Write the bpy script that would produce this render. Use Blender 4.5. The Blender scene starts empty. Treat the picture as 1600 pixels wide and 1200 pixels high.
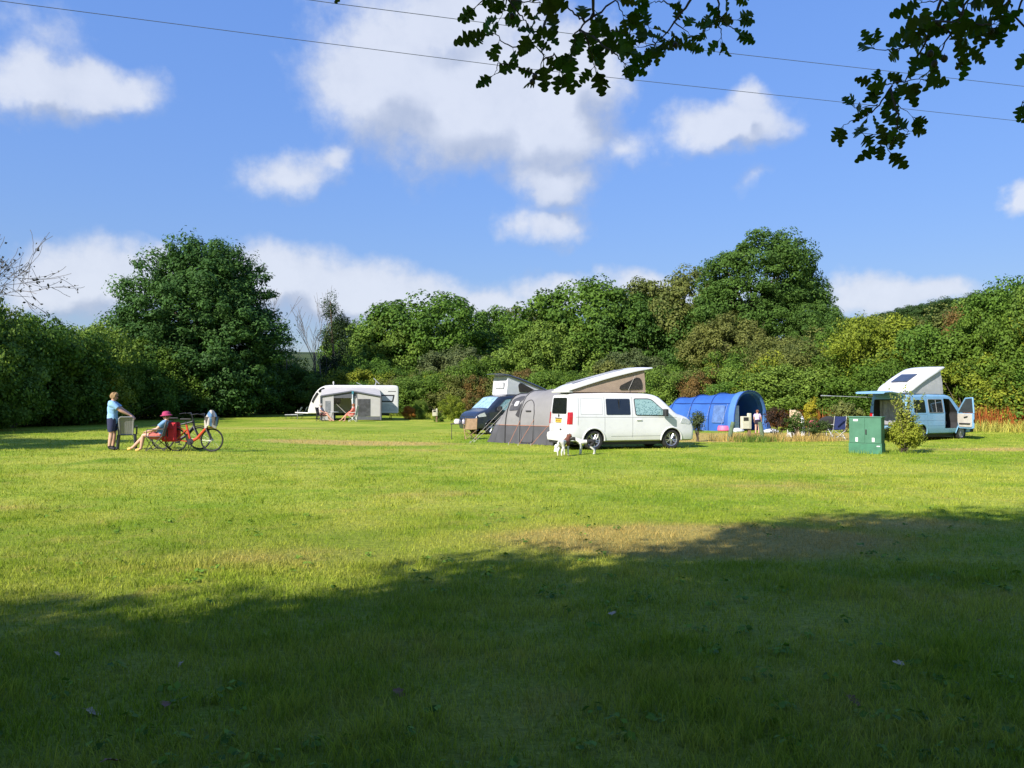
import bpy, bmesh, math, random
import numpy as np
from mathutils import Vector, Matrix, Euler
PI = math.pi
R = math.radians
scene = bpy.context.scene
COL = scene.collection

# ------------------------------------------------------------------ camera
CAM_H = 1.6
F = 1250.0          # focal length in pixels of the 1600 px wide photograph
HZ = 628.0          # horizon row
cam_d = bpy.data.cameras.new('camera')
cam_d.sensor_width = 36.0
cam_d.lens = F / 1600 * 36
cam_d.clip_start = 0.05
cam_d.clip_end = 6000
cam = bpy.data.objects.new('camera', cam_d)
COL.objects.link(cam)
cam.location = (0, 0, CAM_H)
cam.rotation_euler = (PI/2 + math.atan((HZ-600)/F), 0, 0)
scene.camera = cam

# ------------------------------------------------------------------ light
SUN_EL, SUN_A = R(35), R(42)      # sun stands behind the camera, 42 degrees round to the left
to_sun = Vector((-math.sin(SUN_A)*math.cos(SUN_EL), -math.cos(SUN_A)*math.cos(SUN_EL), math.sin(SUN_EL)))
sun_d = bpy.data.lights.new('sun', 'SUN')
sun_d.energy = 5.0
sun_d.angle = R(0.53)
sun_d.color = (1.0, 0.94, 0.86)
sun = bpy.data.objects.new('sun', sun_d)
COL.objects.link(sun)
sun.rotation_euler = to_sun.to_track_quat('Z', 'Y').to_euler()
sun.location = (-20, -20, 30)

scene.view_settings.view_transform = 'Standard'
scene.view_settings.look = 'None'
scene.view_settings.exposure = 0.75
scene.view_settings.gamma = 1.0
scene.view_settings.use_curve_mapping = False

class NT:
    """small helper to write node trees"""
    def __init__(s, tree):
        s.t = tree
        tree.nodes.clear()
    def n(s, typ, **kw):
        nd = s.t.nodes.new(typ)
        for k, v in kw.items():
            setattr(nd, k, v)
        return nd
    def l(s, a, b):
        s.t.links.new(a, b)
    def inp(s, nd, i, v):
        if v is None: return
        sk = nd.inputs[i]
        if isinstance(v, bpy.types.NodeSocket): s.l(v, sk)
        else: sk.default_value = v
    def m(s, op, a, b=None, c=None, clamp=False):
        nd = s.n('ShaderNodeMath', operation=op, use_clamp=clamp)
        s.inp(nd, 0, a); s.inp(nd, 1, b); s.inp(nd, 2, c)
        return nd.outputs[0]
    def vm(s, op, a, b=None):
        nd = s.n('ShaderNodeVectorMath', operation=op)
        s.inp(nd, 0, a); s.inp(nd, 1, b)
        return nd.outputs['Value'] if op in ('LENGTH', 'DOT_PRODUCT', 'DISTANCE') else nd.outputs[0]
    def mix(s, f, a, b, bt='MIX'):
        nd = s.n('ShaderNodeMix', data_type='RGBA', blend_type=bt)
        s.inp(nd, 0, f)
        for i, v in ((6, a), (7, b)):
            if isinstance(v, tuple) and len(v) == 3: v = v + (1,)
            s.inp(nd, i, v)
        return nd.outputs[2]
    def noise(s, vec, scale, detail=4, rough=.55, dist=0.0):
        nd = s.n('ShaderNodeTexNoise')
        if vec is not None: s.l(vec, nd.inputs['Vector'])
        nd.inputs['Scale'].default_value = scale
        nd.inputs['Detail'].default_value = detail
        nd.inputs['Roughness'].default_value = rough
        nd.inputs['Distortion'].default_value = dist
        return nd.outputs['Fac']
    def ss(s, v, a, b, lo=0.0, hi=1.0):
        nd = s.n('ShaderNodeMapRange', interpolation_type='SMOOTHSTEP')
        s.inp(nd, 0, v); s.inp(nd, 1, a); s.inp(nd, 2, b); s.inp(nd, 3, lo); s.inp(nd, 4, hi)
        return nd.outputs[0]
    def sep(s, v):
        nd = s.n('ShaderNodeSeparateXYZ'); s.l(v, nd.inputs[0]); return nd.outputs
    def comb(s, x, y, z=0.0):
        nd = s.n('ShaderNodeCombineXYZ')
        s.inp(nd, 0, x); s.inp(nd, 1, y); s.inp(nd, 2, z); return nd.outputs[0]

# ------------------------------------------------------------------ sky with cumulus clouds
world = bpy.data.worlds.new('World')
scene.world = world
world.use_nodes = True
w = NT(world.node_tree)
sky = w.n('ShaderNodeTexSky', sky_type='NISHITA')
sky.sun_disc = False
sky.sun_elevation = SUN_EL
sky.sun_rotation = math.atan2(to_sun.x, to_sun.y)
sky.altitude = 100
sky.air_density = 1.0
sky.dust_density = 0.25
sky.ozone_density = 2.2
hs = w.n('ShaderNodeHueSaturation')
w.l(sky.outputs[0], hs.inputs['Color'])
hs.inputs['Saturation'].default_value = 1.14
hs.inputs['Value'].default_value = 1.3
bw = w.n('ShaderNodeRGBToBW'); w.l(hs.outputs[0], bw.inputs[0])
soft = w.m('POWER', w.m('DIVIDE', w.m('MAXIMUM', bw.outputs[0], .01), 3.6), -.62)      # phone-camera like even brightness of the whole sky
skytint = w.mix(1.0, hs.outputs[0], (.685, .665, .805), 'MULTIPLY')
skytint = w.vm('MULTIPLY', skytint, w.comb(soft, soft, soft))
tc = w.n('ShaderNodeTexCoord')
D = w.vm('NORMALIZE', tc.outputs['Generated'])
dx, dy, dz = w.sep(D)[:3]
az = w.m('ARCTAN2', dx, dy)
el = w.m('ARCSINE', dz)
P0 = w.comb(az, el)
n1 = w.n('ShaderNodeTexNoise'); w.l(P0, n1.inputs['Vector'])
n1.inputs['Scale'].default_value = 9; n1.inputs['Detail'].default_value = 5; n1.inputs['Roughness'].default_value = .55
wob = w.vm('MULTIPLY', w.vm('SUBTRACT', n1.outputs['Color'], (.5, .5, .5)), (.13, .09, 0))
PW = w.vm('ADD', P0, wob)
# cumulus seen that day: centre and half size on the photograph, turned into azimuth and elevation
CL = [(620, 115, 165, 115, 1), (740, 150, 210, 135, 1), (850, 190, 130, 110, 1), (900, 110, 115, 100, 1), (860, 275, 85, 60, .8),
      (700, 30, 220, 90, .85), (848, 348, 75, 36, .75), (50, 112, 120, 66, .95), (160, 125, 120, 50, .9), (20, 85, 60, 45, .6),
      (450, 262, 90, 40, .68), (512, 240, 45, 36, .6), (1140, 195, 115, 50, .95), (1160, 150, 50, 40, .9), (985, 208, 70, 32, .45),
      (1170, 282, 40, 24, .34), (150, 435, 130, 66, 1), (70, 450, 90, 60, .9), (240, 420, 90, 50, 1), (420, 440, 130, 66, 1),
      (530, 460, 150, 62, 1), (640, 478, 130, 50, .95), (760, 490, 130, 40, .85), (880, 462, 110, 44, .9), (1000, 455, 100, 40, .95),
      (1380, 472, 100, 42, 1), (1440, 462, 90, 30, .9), (1610, 300, 40, 32, .9), (60, 20, 90, 40, .25), (1100, 470, 120, 34, .6)]
def cloud_mask(Pv):
    acc = None
    for (cx, cy, rx, ry, k) in CL:
        v = Vector(((cx-800)/F, 1, (HZ-cy)/F)); L = v.length
        a, e = math.atan2(v.x, v.y), math.asin(v.z/L)
        ra, re = rx/F/(1+v.x**2)*1.12, ry/F/L*1.12
        q = w.vm('MULTIPLY', w.vm('SUBTRACT', Pv, (a, e, 0)), (1/ra, 1/re, 0))
        d = w.m('MULTIPLY', w.m('SUBTRACT', 1.0, w.vm('LENGTH', q)), k)
        if acc is None: acc = d
        else:
            nd = w.n('ShaderNodeMath', operation='SMOOTH_MAX')
            w.inp(nd, 0, acc); w.inp(nd, 1, d); nd.inputs[2].default_value = .22
            acc = nd.outputs[0]
    return acc
m0 = cloud_mask(PW)
fine = w.noise(P0, 17, 8, .6)
fine2 = w.noise(P0, 60, 4, .6)
dens = w.m('ADD', w.m('ADD', m0, w.m('MULTIPLY', w.m('SUBTRACT', fine, .5), .72)), w.m('MULTIPLY', w.m('SUBTRACT', fine2, .5), .22))
cov = w.ss(dens, -.03, .56)
# the same kind of fair-weather cloud all round the rest of the sky
gen = w.ss(w.m('ADD', w.noise(D, 3.2, 6, .55), w.m('MULTIPLY', w.m('ABSOLUTE', dz), -.06)), .55, .7)
side = w.ss(w.m('ABSOLUTE', az), .62, .85)
up = w.ss(el, .55, .8)
gen = w.m('MULTIPLY', gen, w.m('MAXIMUM', side, up))
cov = w.m('MAXIMUM', cov, gen)
cov = w.m('MULTIPLY', cov, w.ss(dz, 0.0, .03))
cov = w.m('MULTIPLY', cov, .85)
above = cloud_mask(w.vm('ADD', PW, (-.012, .038, 0)))      # cloud standing above a point shades it: grey undersides
body = w.m('ADD', w.m('ADD', w.m('MULTIPLY', w.ss(dens, .05, .75), .3), .2), w.m('MULTIPLY', w.noise(P0, 15, 6, .62), .7))
shade = w.m('SUBTRACT', w.m('ADD', body, .12), w.m('MULTIPLY', w.ss(w.m('SUBTRACT', above, m0), -.06, .34), .75), clamp=True)
ccol = w.mix(shade, (2.75, 3.15, 4.1), (4.75, 5.0, 5.6))
skyc = w.mix(cov, skytint, ccol)
bg = w.n('ShaderNodeBackground')
w.l(skyc, bg.inputs['Color'])
bg.inputs['Strength'].default_value = 0.10
wo = w.n('ShaderNodeOutputWorld')
w.l(bg.outputs[0], wo.inputs['Surface'])

# ------------------------------------------------------------------ helpers
def sstep(t):
    t = np.clip(t, 0, 1); return t*t*(3-2*t)
HEDGE_X = [-40, -20.6, -13.8, -9, -2.6, 5, 11.4, 16.6, 20.7, 24, 27, 29.6, 45, 70]
HEDGE_Y = [84, 78, 74, 71, 67, 63, 58, 53.5, 48.5, 44.5, 41, 37, 15, -20]
def gz(x, y):
    """height of the meadow: nearly flat, a shade higher to the left and far off, a bank and hill beyond the right hedge"""
    x = np.asarray(x, float); y = np.asarray(y, float)
    z = .16*sstep((-4-x)/8)*sstep((y-10)/12)*sstep((70+x)/20) + .33*sstep((y-45)/40)
    z = z - .06*np.exp(-((x-8)**2+(y-26)**2)/150)
    z = z + .12*sstep((x-15)/8)*sstep((y-31)/6)
    s = np.clip((y-np.interp(x, HEDGE_X, HEDGE_Y))*.72, 0, None)
    z = z + 2.6*sstep(s/6)*sstep((x-8)/20) + .088*np.clip(s-3, 0, 140)*sstep((x-2)/42)
    r = np.hypot(x, y)
    z = z + 75*sstep((r-380)/900)*sstep((y+200)/400)
    return z
def g(x, y): return float(gz(x, y))
def gp(px, Y, dz=0.0):
    x = (px-800)/F*Y
    return Vector((x, Y, g(x, Y)+dz))
def at(px, py, Y):
    return Vector(((px-800)/F*Y, Y, CAM_H+(HZ-py)/F*Y))

MATS = {}
def mat(name, col, rough=.6, metal=0.0, var=.12, scale=6.0, bump=0.0, bscale=40.0, spec=.5, trans=0.0, coat=0.0, stretch=(1, 1, 1), emis=None):
    """principled material with uneven colour, gloss and fine relief"""
    if name in MATS: return MATS[name]
    m = bpy.data.materials.new(name); m.use_nodes = True
    t = NT(m.node_tree)
    tcn = t.n('ShaderNodeTexCoord')
    v = t.vm('MULTIPLY', tcn.outputs['Object'], tuple(stretch))
    b = t.n('ShaderNodeBsdfPrincipled')
    nz = t.noise(v, scale, 5, .6)
    lo = tuple(max(0, c*(1-var)) for c in col); hi = tuple(min(1, c*(1+var)) for c in col)
    t.l(t.mix(t.ss(nz, .3, .7), lo, hi), b.inputs['Base Color'])
    t.l(t.ss(nz, .3, .7, max(0, rough-.06), min(1, rough+.08)), b.inputs['Roughness'])
    b.inputs['Metallic'].default_value = metal
    b.inputs['Specular IOR Level'].default_value = spec
    b.inputs['Coat Weight'].default_value = coat
    b.inputs['Coat Roughness'].default_value = .06
    if bump:
        bn = t.n('ShaderNodeBump'); bn.inputs['Strength'].default_value = bump; bn.inputs['Distance'].default_value = .02
        t.l(t.noise(v, bscale, 4, .6), bn.inputs['Height']); t.l(bn.outputs[0], b.inputs['Normal'])
    out = t.n('ShaderNodeOutputMaterial')
    if trans:
        tr = t.n('ShaderNodeBsdfTranslucent'); tr.inputs[0].default_value = tuple(min(1, c*1.1) for c in col)+(1,)
        mx = t.n('ShaderNodeMixShader'); mx.inputs[0].default_value = trans
        t.l(b.outputs[0], mx.inputs[1]); t.l(tr.outputs[0], mx.inputs[2]); t.l(mx.outputs[0], out.inputs[0])
    else:
        t.l(b.outputs[0], out.inputs[0])
    MATS[name] = m
    return m

def tag(o, label=None, cat=None, group=None, kind=None):
    if label: o['label'] = label
    if cat: o['category'] = cat
    if group: o['group'] = group
    if kind: o['kind'] = kind
    return o
def thing(name, label, cat, loc=(0, 0, 0), rz=0.0, group=None, scale=None):
    o = bpy.data.objects.new(name, None); COL.objects.link(o)
    o.empty_display_size = .2
    o.location = loc; o.rotation_euler = (0, 0, rz)
    if scale: o.scale = scale
    return tag(o, label, cat, group)
def link(name, me, parent=None, loc=None, rot=None, scale=None):
    o = bpy.data.objects.new(name, me); COL.objects.link(o)
    if parent is not None: o.parent = parent
    if loc is not None: o.location = loc
    if rot is not None: o.rotation_euler = rot
    if scale is not None: o.scale = scale
    return o
def copy_tree(o, parent=None):
    c = o.copy(); COL.objects.link(c)
    if parent is not None: c.parent = parent
    for ch in list(o.children): copy_tree(ch, c)
    return c

def np_mesh(name, verts, faces, mats=(), smooth=False):
    """mesh from numpy arrays; faces (n,3) or (n,4)"""
    me = bpy.data.meshes.new(name)
    verts = np.asarray(verts, np.float32); faces = np.asarray(faces, np.int32)
    nf, k = faces.shape
    me.vertices.add(len(verts)); me.vertices.foreach_set('co', verts.ravel())
    me.loops.add(nf*k); me.loops.foreach_set('vertex_index', faces.ravel())
    me.polygons.add(nf)
    me.polygons.foreach_set('loop_start', np.arange(0, nf*k, k, dtype=np.int32))
    try: me.polygons.foreach_set('loop_total', np.full(nf, k, np.int32))
    except Exception: pass
    for m in mats: me.materials.append(m)
    me.update(calc_edges=True)
    if smooth: me.polygons.foreach_set('use_smooth', np.ones(nf, bool))
    return me
def face_attr(me, name, vals):
    a = me.attributes.new(name, 'FLOAT', 'FACE'); a.data.foreach_set('value', np.asarray(vals, np.float32))

class MB:
    """collects shapes and links them as one mesh object"""
    def __init__(s): s.v, s.f, s.mi = [], [], []
    def add(s, vs, fs, mi=0):
        b = len(s.v); s.v += [tuple(p) for p in vs]
        for f in fs: s.f.append(tuple(i+b for i in f)); s.mi.append(mi)
        return s
    def box(s, c, d, rot=None, mi=0, taper=1.0):
        x, y, z = d[0]/2, d[1]/2, d[2]/2
        vs = [Vector((sx*x*(taper if sz > 0 else 1), sy*y*(taper if sz > 0 else 1), sz*z)) for sz in (-1, 1) for sy in (-1, 1) for sx in (-1, 1)]
        if rot is not None:
            M = Euler(rot).to_matrix() if not isinstance(rot, Matrix) else rot
            vs = [M @ p for p in vs]
        c = Vector(c)
        return s.add([p+c for p in vs], [(0, 2, 3, 1), (4, 5, 7, 6), (0, 1, 5, 4), (2, 6, 7, 3), (0, 4, 6, 2), (1, 3, 7, 5)], mi)
    def tube(s, pts, r, n=8, mi=0, closed=False):
        pts = [Vector(p) for p in pts]; k = len(pts)
        rr = r if isinstance(r, (list, tuple)) else [r]*k
        vs, fs = [], []
        up = None
        for i, p in enumerate(pts):
            if closed: d = pts[(i+1) % k]-pts[i-1]
            else: d = pts[min(i+1, k-1)]-pts[max(i-1, 0)]
            if d.length < 1e-9: d = Vector((0, 0, 1))
            d.normalize()
            if up is None: up = d.orthogonal().normalized()
            up = (up-d*up.dot(d))
            if up.length < 1e-6: up = d.orthogonal()
            up.normalize(); sd = d.cross(up)
            for j in range(n):
                a = 2*PI*j/n
                vs.append(p+(up*math.cos(a)+sd*math.sin(a))*rr[i])
        m = k if closed else k-1
        for i in range(m):
            for j in range(n):
                a, b = i*n+j, i*n+(j+1) % n
                i2 = (i+1) % k
                fs.append((a, b, i2*n+(j+1) % n, i2*n+j))
        if not closed:
            fs.append(tuple(range(n-1, -1, -1))); fs.append(tuple((k-1)*n+j for j in range(n)))
        return s.add(vs, fs, mi)
    def prism(s, poly, vec, mi=0):
        """closed polygon (3D) pushed along vec"""
        vec = Vector(vec); n = len(poly); a = [Vector(p) for p in poly]
        return s.add(a+[p+vec for p in a], [tuple(range(n-1, -1, -1)), tuple(range(n, 2*n))]+[(i, (i+1) % n, n+(i+1) % n, n+i) for i in range(n)], mi)
    def lathe(s, prof, n=16, M=None, mi=0, caps=True):
        """profile of (radius, height) turned round local z, placed by matrix M"""
        vs, fs = [], []
        for (r, z) in prof:
            for j in range(n):
                a = 2*PI*j/n; vs.append(Vector((r*math.cos(a), r*math.sin(a), z)))
        for i in range(len(prof)-1):
            for j in range(n):
                fs.append((i*n+j, i*n+(j+1) % n, (i+1)*n+(j+1) % n, (i+1)*n+j))
        if caps and prof[0][0] > 1e-4: fs.append(tuple(range(n-1, -1, -1)))
        if caps and prof[-1][0] > 1e-4: fs.append(tuple((len(prof)-1)*n+j for j in range(n)))
        if M is not None: vs = [M @ p for p in vs]
        return s.add(vs, fs, mi)
    def loft(s, rings, closed=True, cap=True, mi=0):
        n = len(rings[0]); vs = [p for r in rings for p in r]; fs = []
        for i in range(len(rings)-1):
            for j in range(n if closed else n-1):
                fs.append((i*n+j, i*n+(j+1) % n, (i+1)*n+(j+1) % n, (i+1)*n+j))
        if cap and closed:
            fs.append(tuple(range(n-1, -1, -1))); fs.append(tuple((len(rings)-1)*n+j for j in range(n)))
        return s.add(vs, fs, mi)
    def ball(s, c, r, nu=12, nv=8, M=None, mi=0):
        if not isinstance(r, (list, tuple)): r = (r, r, r)
        vs, fs = [], []; c = Vector(c)
        for i in range(nv+1):
            t = PI*i/nv
            for j in range(nu):
                a = 2*PI*j/nu
                p = Vector((r[0]*math.sin(t)*math.cos(a), r[1]*math.sin(t)*math.sin(a), r[2]*math.cos(t)))
                if M is not None: p = M @ p
                vs.append(c+p)
        for i in range(nv):
            for j in range(nu):
                fs.append((i*nu+j, (i+1)*nu+j, (i+1)*nu+(j+1) % nu, i*nu+(j+1) % nu))
        return s.add(vs, fs, mi)
    def build(s, name, m, parent=None, smooth=False, bevel=0.0, seg=2, loc=None, rot=None, solid=0.0):
        me = bpy.data.meshes.new(name)
        me.from_pydata(s.v, [], s.f)
        for q in (m if isinstance(m, (list, tuple)) else [m]): me.materials.append(q)
        me.polygons.foreach_set('material_index', s.mi)
        bm = bmesh.new(); bm.from_mesh(me)
        bmesh.ops.remove_doubles(bm, verts=bm.verts, dist=1e-5)
        bmesh.ops.recalc_face_normals(bm, faces=bm.faces)
        if bevel:
            ed = [e for e in bm.edges if e.is_manifold and e.calc_face_angle(0) > .6]
            bmesh.ops.bevel(bm, geom=ed, offset=bevel, segments=seg, profile=.6, affect='EDGES', clamp_overlap=True)
        if solid:
            bmesh.ops.solidify(bm, geom=bm.faces[:], thickness=solid)
        for f in bm.faces: f.smooth = bool(smooth)
        if smooth:
            for e in bm.edges:
                if e.is_manifold and e.calc_face_angle(0) > R(38): e.smooth = False
        bm.to_mesh(me); bm.free()
        return link(name, me, parent, loc, rot)
def round_poly(pts, r, n=4):
    """round the corners of a 2D polygon"""
    out = []; k = len(pts)
    for i in range(k):
        a, b, c = Vector(pts[i-1]), Vector(pts[i]), Vector(pts[(i+1) % k])
        u, v = (a-b), (c-b); q = min(r, u.length*.45, v.length*.45)
        p0, p2 = b+u.normalized()*q, b+v.normalized()*q
        for j in range(n+1):
            t = j/n; out.append(tuple((1-t)**2*p0+2*t*(1-t)*b+t*t*p2))
    return out
def arc(c, r, a0, a1, n, plane='xz'):
    o = []
    for i in range(n+1):
        a = a0+(a1-a0)*i/n
        u, v = r*math.cos(a), r*math.sin(a)
        o.append(Vector((c[0]+u, c[1], c[2]+v)) if plane == 'xz' else Vector((c[0]+u, c[1]+v, c[2])) if plane == 'xy' else Vector((c[0], c[1]+u, c[2]+v)))
    return o
# ------------------------------------------------------------------ meadow
def lawn_group():
    gt = bpy.data.node_groups.new('lawn_colour', 'ShaderNodeTree')
    gt.interface.new_socket('Color', in_out='OUTPUT', socket_type='NodeSocketColor')
    gt.interface.new_socket('Dry', in_out='OUTPUT', socket_type='NodeSocketFloat')
    t = NT(gt)
    go = t.n('NodeGroupOutput')
    P = t.n('ShaderNodeNewGeometry').outputs['Position']
    px, py, pz = t.sep(P)[:3]
    F2 = t.comb(px, py, 0.0)
    big = t.noise(F2, .16, 3, .5, .4)
    mid = t.noise(F2, .75, 4, .6, .3)
    sml = t.noise(F2, 4.5, 4, .65)
    streak = t.noise(t.vm('MULTIPLY', F2, (.5, 1.6, 1)), 1.1, 4, .6, .5)
    q = t.m('ADD', t.m('ADD', t.m('MULTIPLY', big, .4), t.m('MULTIPLY', mid, .3)), t.m('ADD', t.m('MULTIPLY', sml, .15), t.m('MULTIPLY', streak, .15)))
    c = t.mix(t.ss(q, .40, .60), (.195, .300, .022), (.372, .408, .066))
    c = t.mix(t.ss(t.noise(F2, .42, 3, .5), .56, .72), c, (.165, .270, .020))
    fleck = t.m('MULTIPLY', t.ss(t.noise(F2, 1.9, 5, .68, .6), .50, .70), t.ss(t.noise(F2, .33, 2, .5), .38, .62))
    c = t.mix(t.m('MULTIPLY', fleck, .62), c, (.40, .335, .10))      # straw-coloured flecks all over the turf
    # ground worn or dried out: shapes of their own, with ragged edges
    acc = None
    for (cx, cy, rx, ry, k) in [(2.2, 9.4, 3.2, 1.6, 1.35), (5.2, 10.6, 2.6, 1.4, .55), (-2.6, 8.2, 2.2, 1.1, .42), (-6.0, 31, 5.5, 2.4, 1.1), (-3.0, 27, 3, 1.2, .45),
                               (12.5, 37.5, 9.5, 5.0, 2.2), (9.0, 34.0, 3.6, 1.8, 1.6), (18.0, 27.5, 5.5, 1.6, .85), (-13, 44, 7, 3, .5), (15.5, 21, 4, 2.0, .45),
                               (5, 15.5, 3.0, 1.8, .42), (-8, 12, 2.5, 1.6, .38), (-1.5, 14, 2.5, 1.6, .36), (9, 8, 3, 1.5, .5), (-16, 58, 8, 2.5, .35)]:
        qv = t.vm('MULTIPLY', t.vm('SUBTRACT', F2, (cx, cy, 0)), (1/rx, 1/ry, 0))
        d = t.m('MULTIPLY', t.m('SUBTRACT', 1.0, t.vm('LENGTH', qv)), k)
        d = t.m('MAXIMUM', d, 0.0)
        acc = d if acc is None else t.m('MAXIMUM', acc, d)
    ragged = t.m('ADD', acc, t.m('MULTIPLY', t.m('SUBTRACT', t.noise(F2, 1.3, 5, .65), .5), .55))
    dry = t.m('MULTIPLY', t.ss(ragged, .08, .62), t.ss(acc, 0.0, .12))
    c = t.mix(t.m('MULTIPLY', dry, .85), c, (.48, .35, .135))
    # fields and woods far outside the meadow
    far = t.ss(t.vm('LENGTH', F2), 110, 260)
    c = t.mix(far, c, t.mix(t.ss(t.noise(F2, .012, 3, .5), .42, .58), (.03, .05, .018), (.06, .085, .03)))
    t.l(c, go.inputs[0]); t.l(dry, go.inputs[1])
    return gt
LAWN = lawn_group()
def lawn_mat(name, blade):
    m = bpy.data.materials.new(name); m.use_nodes = True
    t = NT(m.node_tree)
    gn = t.n('ShaderNodeGroup'); gn.node_tree = LAWN
    b = t.n('ShaderNodeBsdfPrincipled'); out = t.n('ShaderNodeOutputMaterial')
    b.inputs['Roughness'].default_value = .7 if not blade else .5
    b.inputs['Specular IOR Level'].default_value = .08
    c = gn.outputs[0]
    if blade:
        at_ = t.n('ShaderNodeAttribute', attribute_name='tone')
        c = t.mix(1.0, c, t.mix(at_.outputs['Fac'], (.58, .65, .5), (1.5, 1.4, 1.25)), 'MULTIPLY')
        t.l(c, b.inputs['Base Color'])
        tr = t.n('ShaderNodeBsdfTranslucent'); t.l(c, tr.inputs[0])
        mx = t.n('ShaderNodeMixShader'); mx.inputs[0].default_value = .35
        t.l(b.outputs[0], mx.inputs[1]); t.l(tr.outputs[0], mx.inputs[2]); t.l(mx.outputs[0], out.inputs[0])
    else:
        P = t.n('ShaderNodeNewGeometry').outputs['Position']
        fx = t.noise(P, 26, 4, .7)
        fy = t.noise(t.vm('MULTIPLY', P, (1, 2.2, 1)), 7, 5, .7)
        c = t.mix(1.0, c, t.mix(t.ss(fx, .32, .68), (.6, .64, .55), (1.32, 1.26, 1.18)), 'MULTIPLY')
        c = t.mix(1.0, c, t.mix(t.ss(fy, .32, .68), (.72, .77, .7), (1.22, 1.17, 1.12)), 'MULTIPLY')
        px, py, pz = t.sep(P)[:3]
        near = t.ss(t.vm('LENGTH', t.comb(px, py, 0.0)), 8.0, 15.0, .5, 0.0)      # thatch brown mixed in near the viewpoint, painting shaded gaps between the dense blades
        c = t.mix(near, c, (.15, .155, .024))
        t.l(c, b.inputs['Base Color'])
        bn = t.n('ShaderNodeBump'); bn.inputs['Strength'].default_value = .55; bn.inputs['Distance'].default_value = .05
        t.l(t.m('ADD', fx, t.m('MULTIPLY', fy, 1.5)), bn.inputs['Height']); t.l(bn.outputs[0], b.inputs['Normal'])
        t.l(b.outputs[0], out.inputs[0])
    return m
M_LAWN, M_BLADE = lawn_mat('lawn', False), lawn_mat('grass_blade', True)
# one sheet to the horizon: rings round the viewpoint, finer close by
rad = np.concatenate([[0.0], np.geomspace(.6, 3200, 150)])
NA = 288
aa = np.arange(NA)*2*PI/NA
gx_, gy_ = (rad[1:, None]*np.sin(aa)).ravel(), (rad[1:, None]*np.cos(aa)).ravel()
vx = np.concatenate([[0], gx_]); vy = np.concatenate([[0], gy_])
V = np.stack([vx, vy, gz(vx, vy)], 1)
i0 = np.arange(len(rad)-2)[:, None]*NA+1; jj = np.arange(NA)[None]; j2 = (jj+1) % NA
Q = np.stack([i0+jj, i0+j2, i0+NA+j2, i0+NA+jj], -1).reshape(-1, 4)
C0 = np.stack([np.zeros(NA, int), 1+(np.arange(NA)+1) % NA, 1+np.arange(NA), np.zeros(NA, int)], 1)
me = bpy.data.meshes.new('ground')
me.from_pydata(V.tolist(), [], [tuple(q[::-1]) for q in Q.tolist()]+[tuple(q[:3]) for q in C0.tolist()])
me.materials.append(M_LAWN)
me.polygons.foreach_set('use_smooth', np.ones(len(me.polygons), bool))
bm = bmesh.new(); bm.from_mesh(me); bmesh.ops.recalc_face_normals(bm, faces=bm.faces); bm.to_mesh(me); bm.free()
if me.polygons[5].normal.z < 0: me.flip_normals()
ground = link('ground', me); tag(ground, kind='structure')

def vnoise(x, y, s, seed=0):
    """cheap smooth noise 0..1"""
    r = np.random.RandomState(seed); v = 0
    for k in range(5):
        a = r.rand()*2*PI; f = s*(.7+.9*r.rand()); p = r.rand()*7
        v = v+np.sin((x*np.cos(a)+y*np.sin(a))*f+p+1.3*np.sin((x*np.sin(a)-y*np.cos(a))*f*.7+p*2))
    return .5+v/8

def blades(x, y, h, wd, lean, rng, levels=2, z0=None):
    """grass blades standing at x,y; returns verts and triangles"""
    n = len(x); z = gz(x, y) if z0 is None else z0
    a = rng.rand(n)*2*PI; b = rng.rand(n)*2*PI
    sx, sy = np.cos(a)*wd*.5, np.sin(a)*wd*.5
    lx, ly = np.cos(b)*lean*h, np.sin(b)*lean*h
    hz = h*np.sqrt(np.clip(1-lean**2*.6, .1, 1))
    if levels == 1:
        v = np.stack([np.stack([x-sx, y-sy, z-.004], 1), np.stack([x+sx, y+sy, z-.004], 1), np.stack([x+lx, y+ly, z+hz], 1)], 1)
        return v.reshape(-1, 3), np.arange(3*n).reshape(-1, 3), 1
    mx, my, mz = x+lx*.32, y+ly*.32, z+hz*.58
    v = np.stack([np.stack([x-sx, y-sy, z-.004], 1), np.stack([x+sx, y+sy, z-.004], 1),
                  np.stack([mx-sx*.8, my-sy*.8, mz], 1), np.stack([mx+sx*.8, my+sy*.8, mz], 1), np.stack([x+lx, y+ly, z+hz], 1)], 1)
    o = np.arange(n)[:, None]*5
    f = np.concatenate([o+np.array([0, 1, 3]), o+np.array([0, 3, 2]), o+np.array([2, 3, 4])], 1).reshape(-1, 3)
    return v.reshape(-1, 3), f, 3
rng = np.random.RandomState(7)
vs, fs, tn, base = [], [], [], 0
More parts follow.
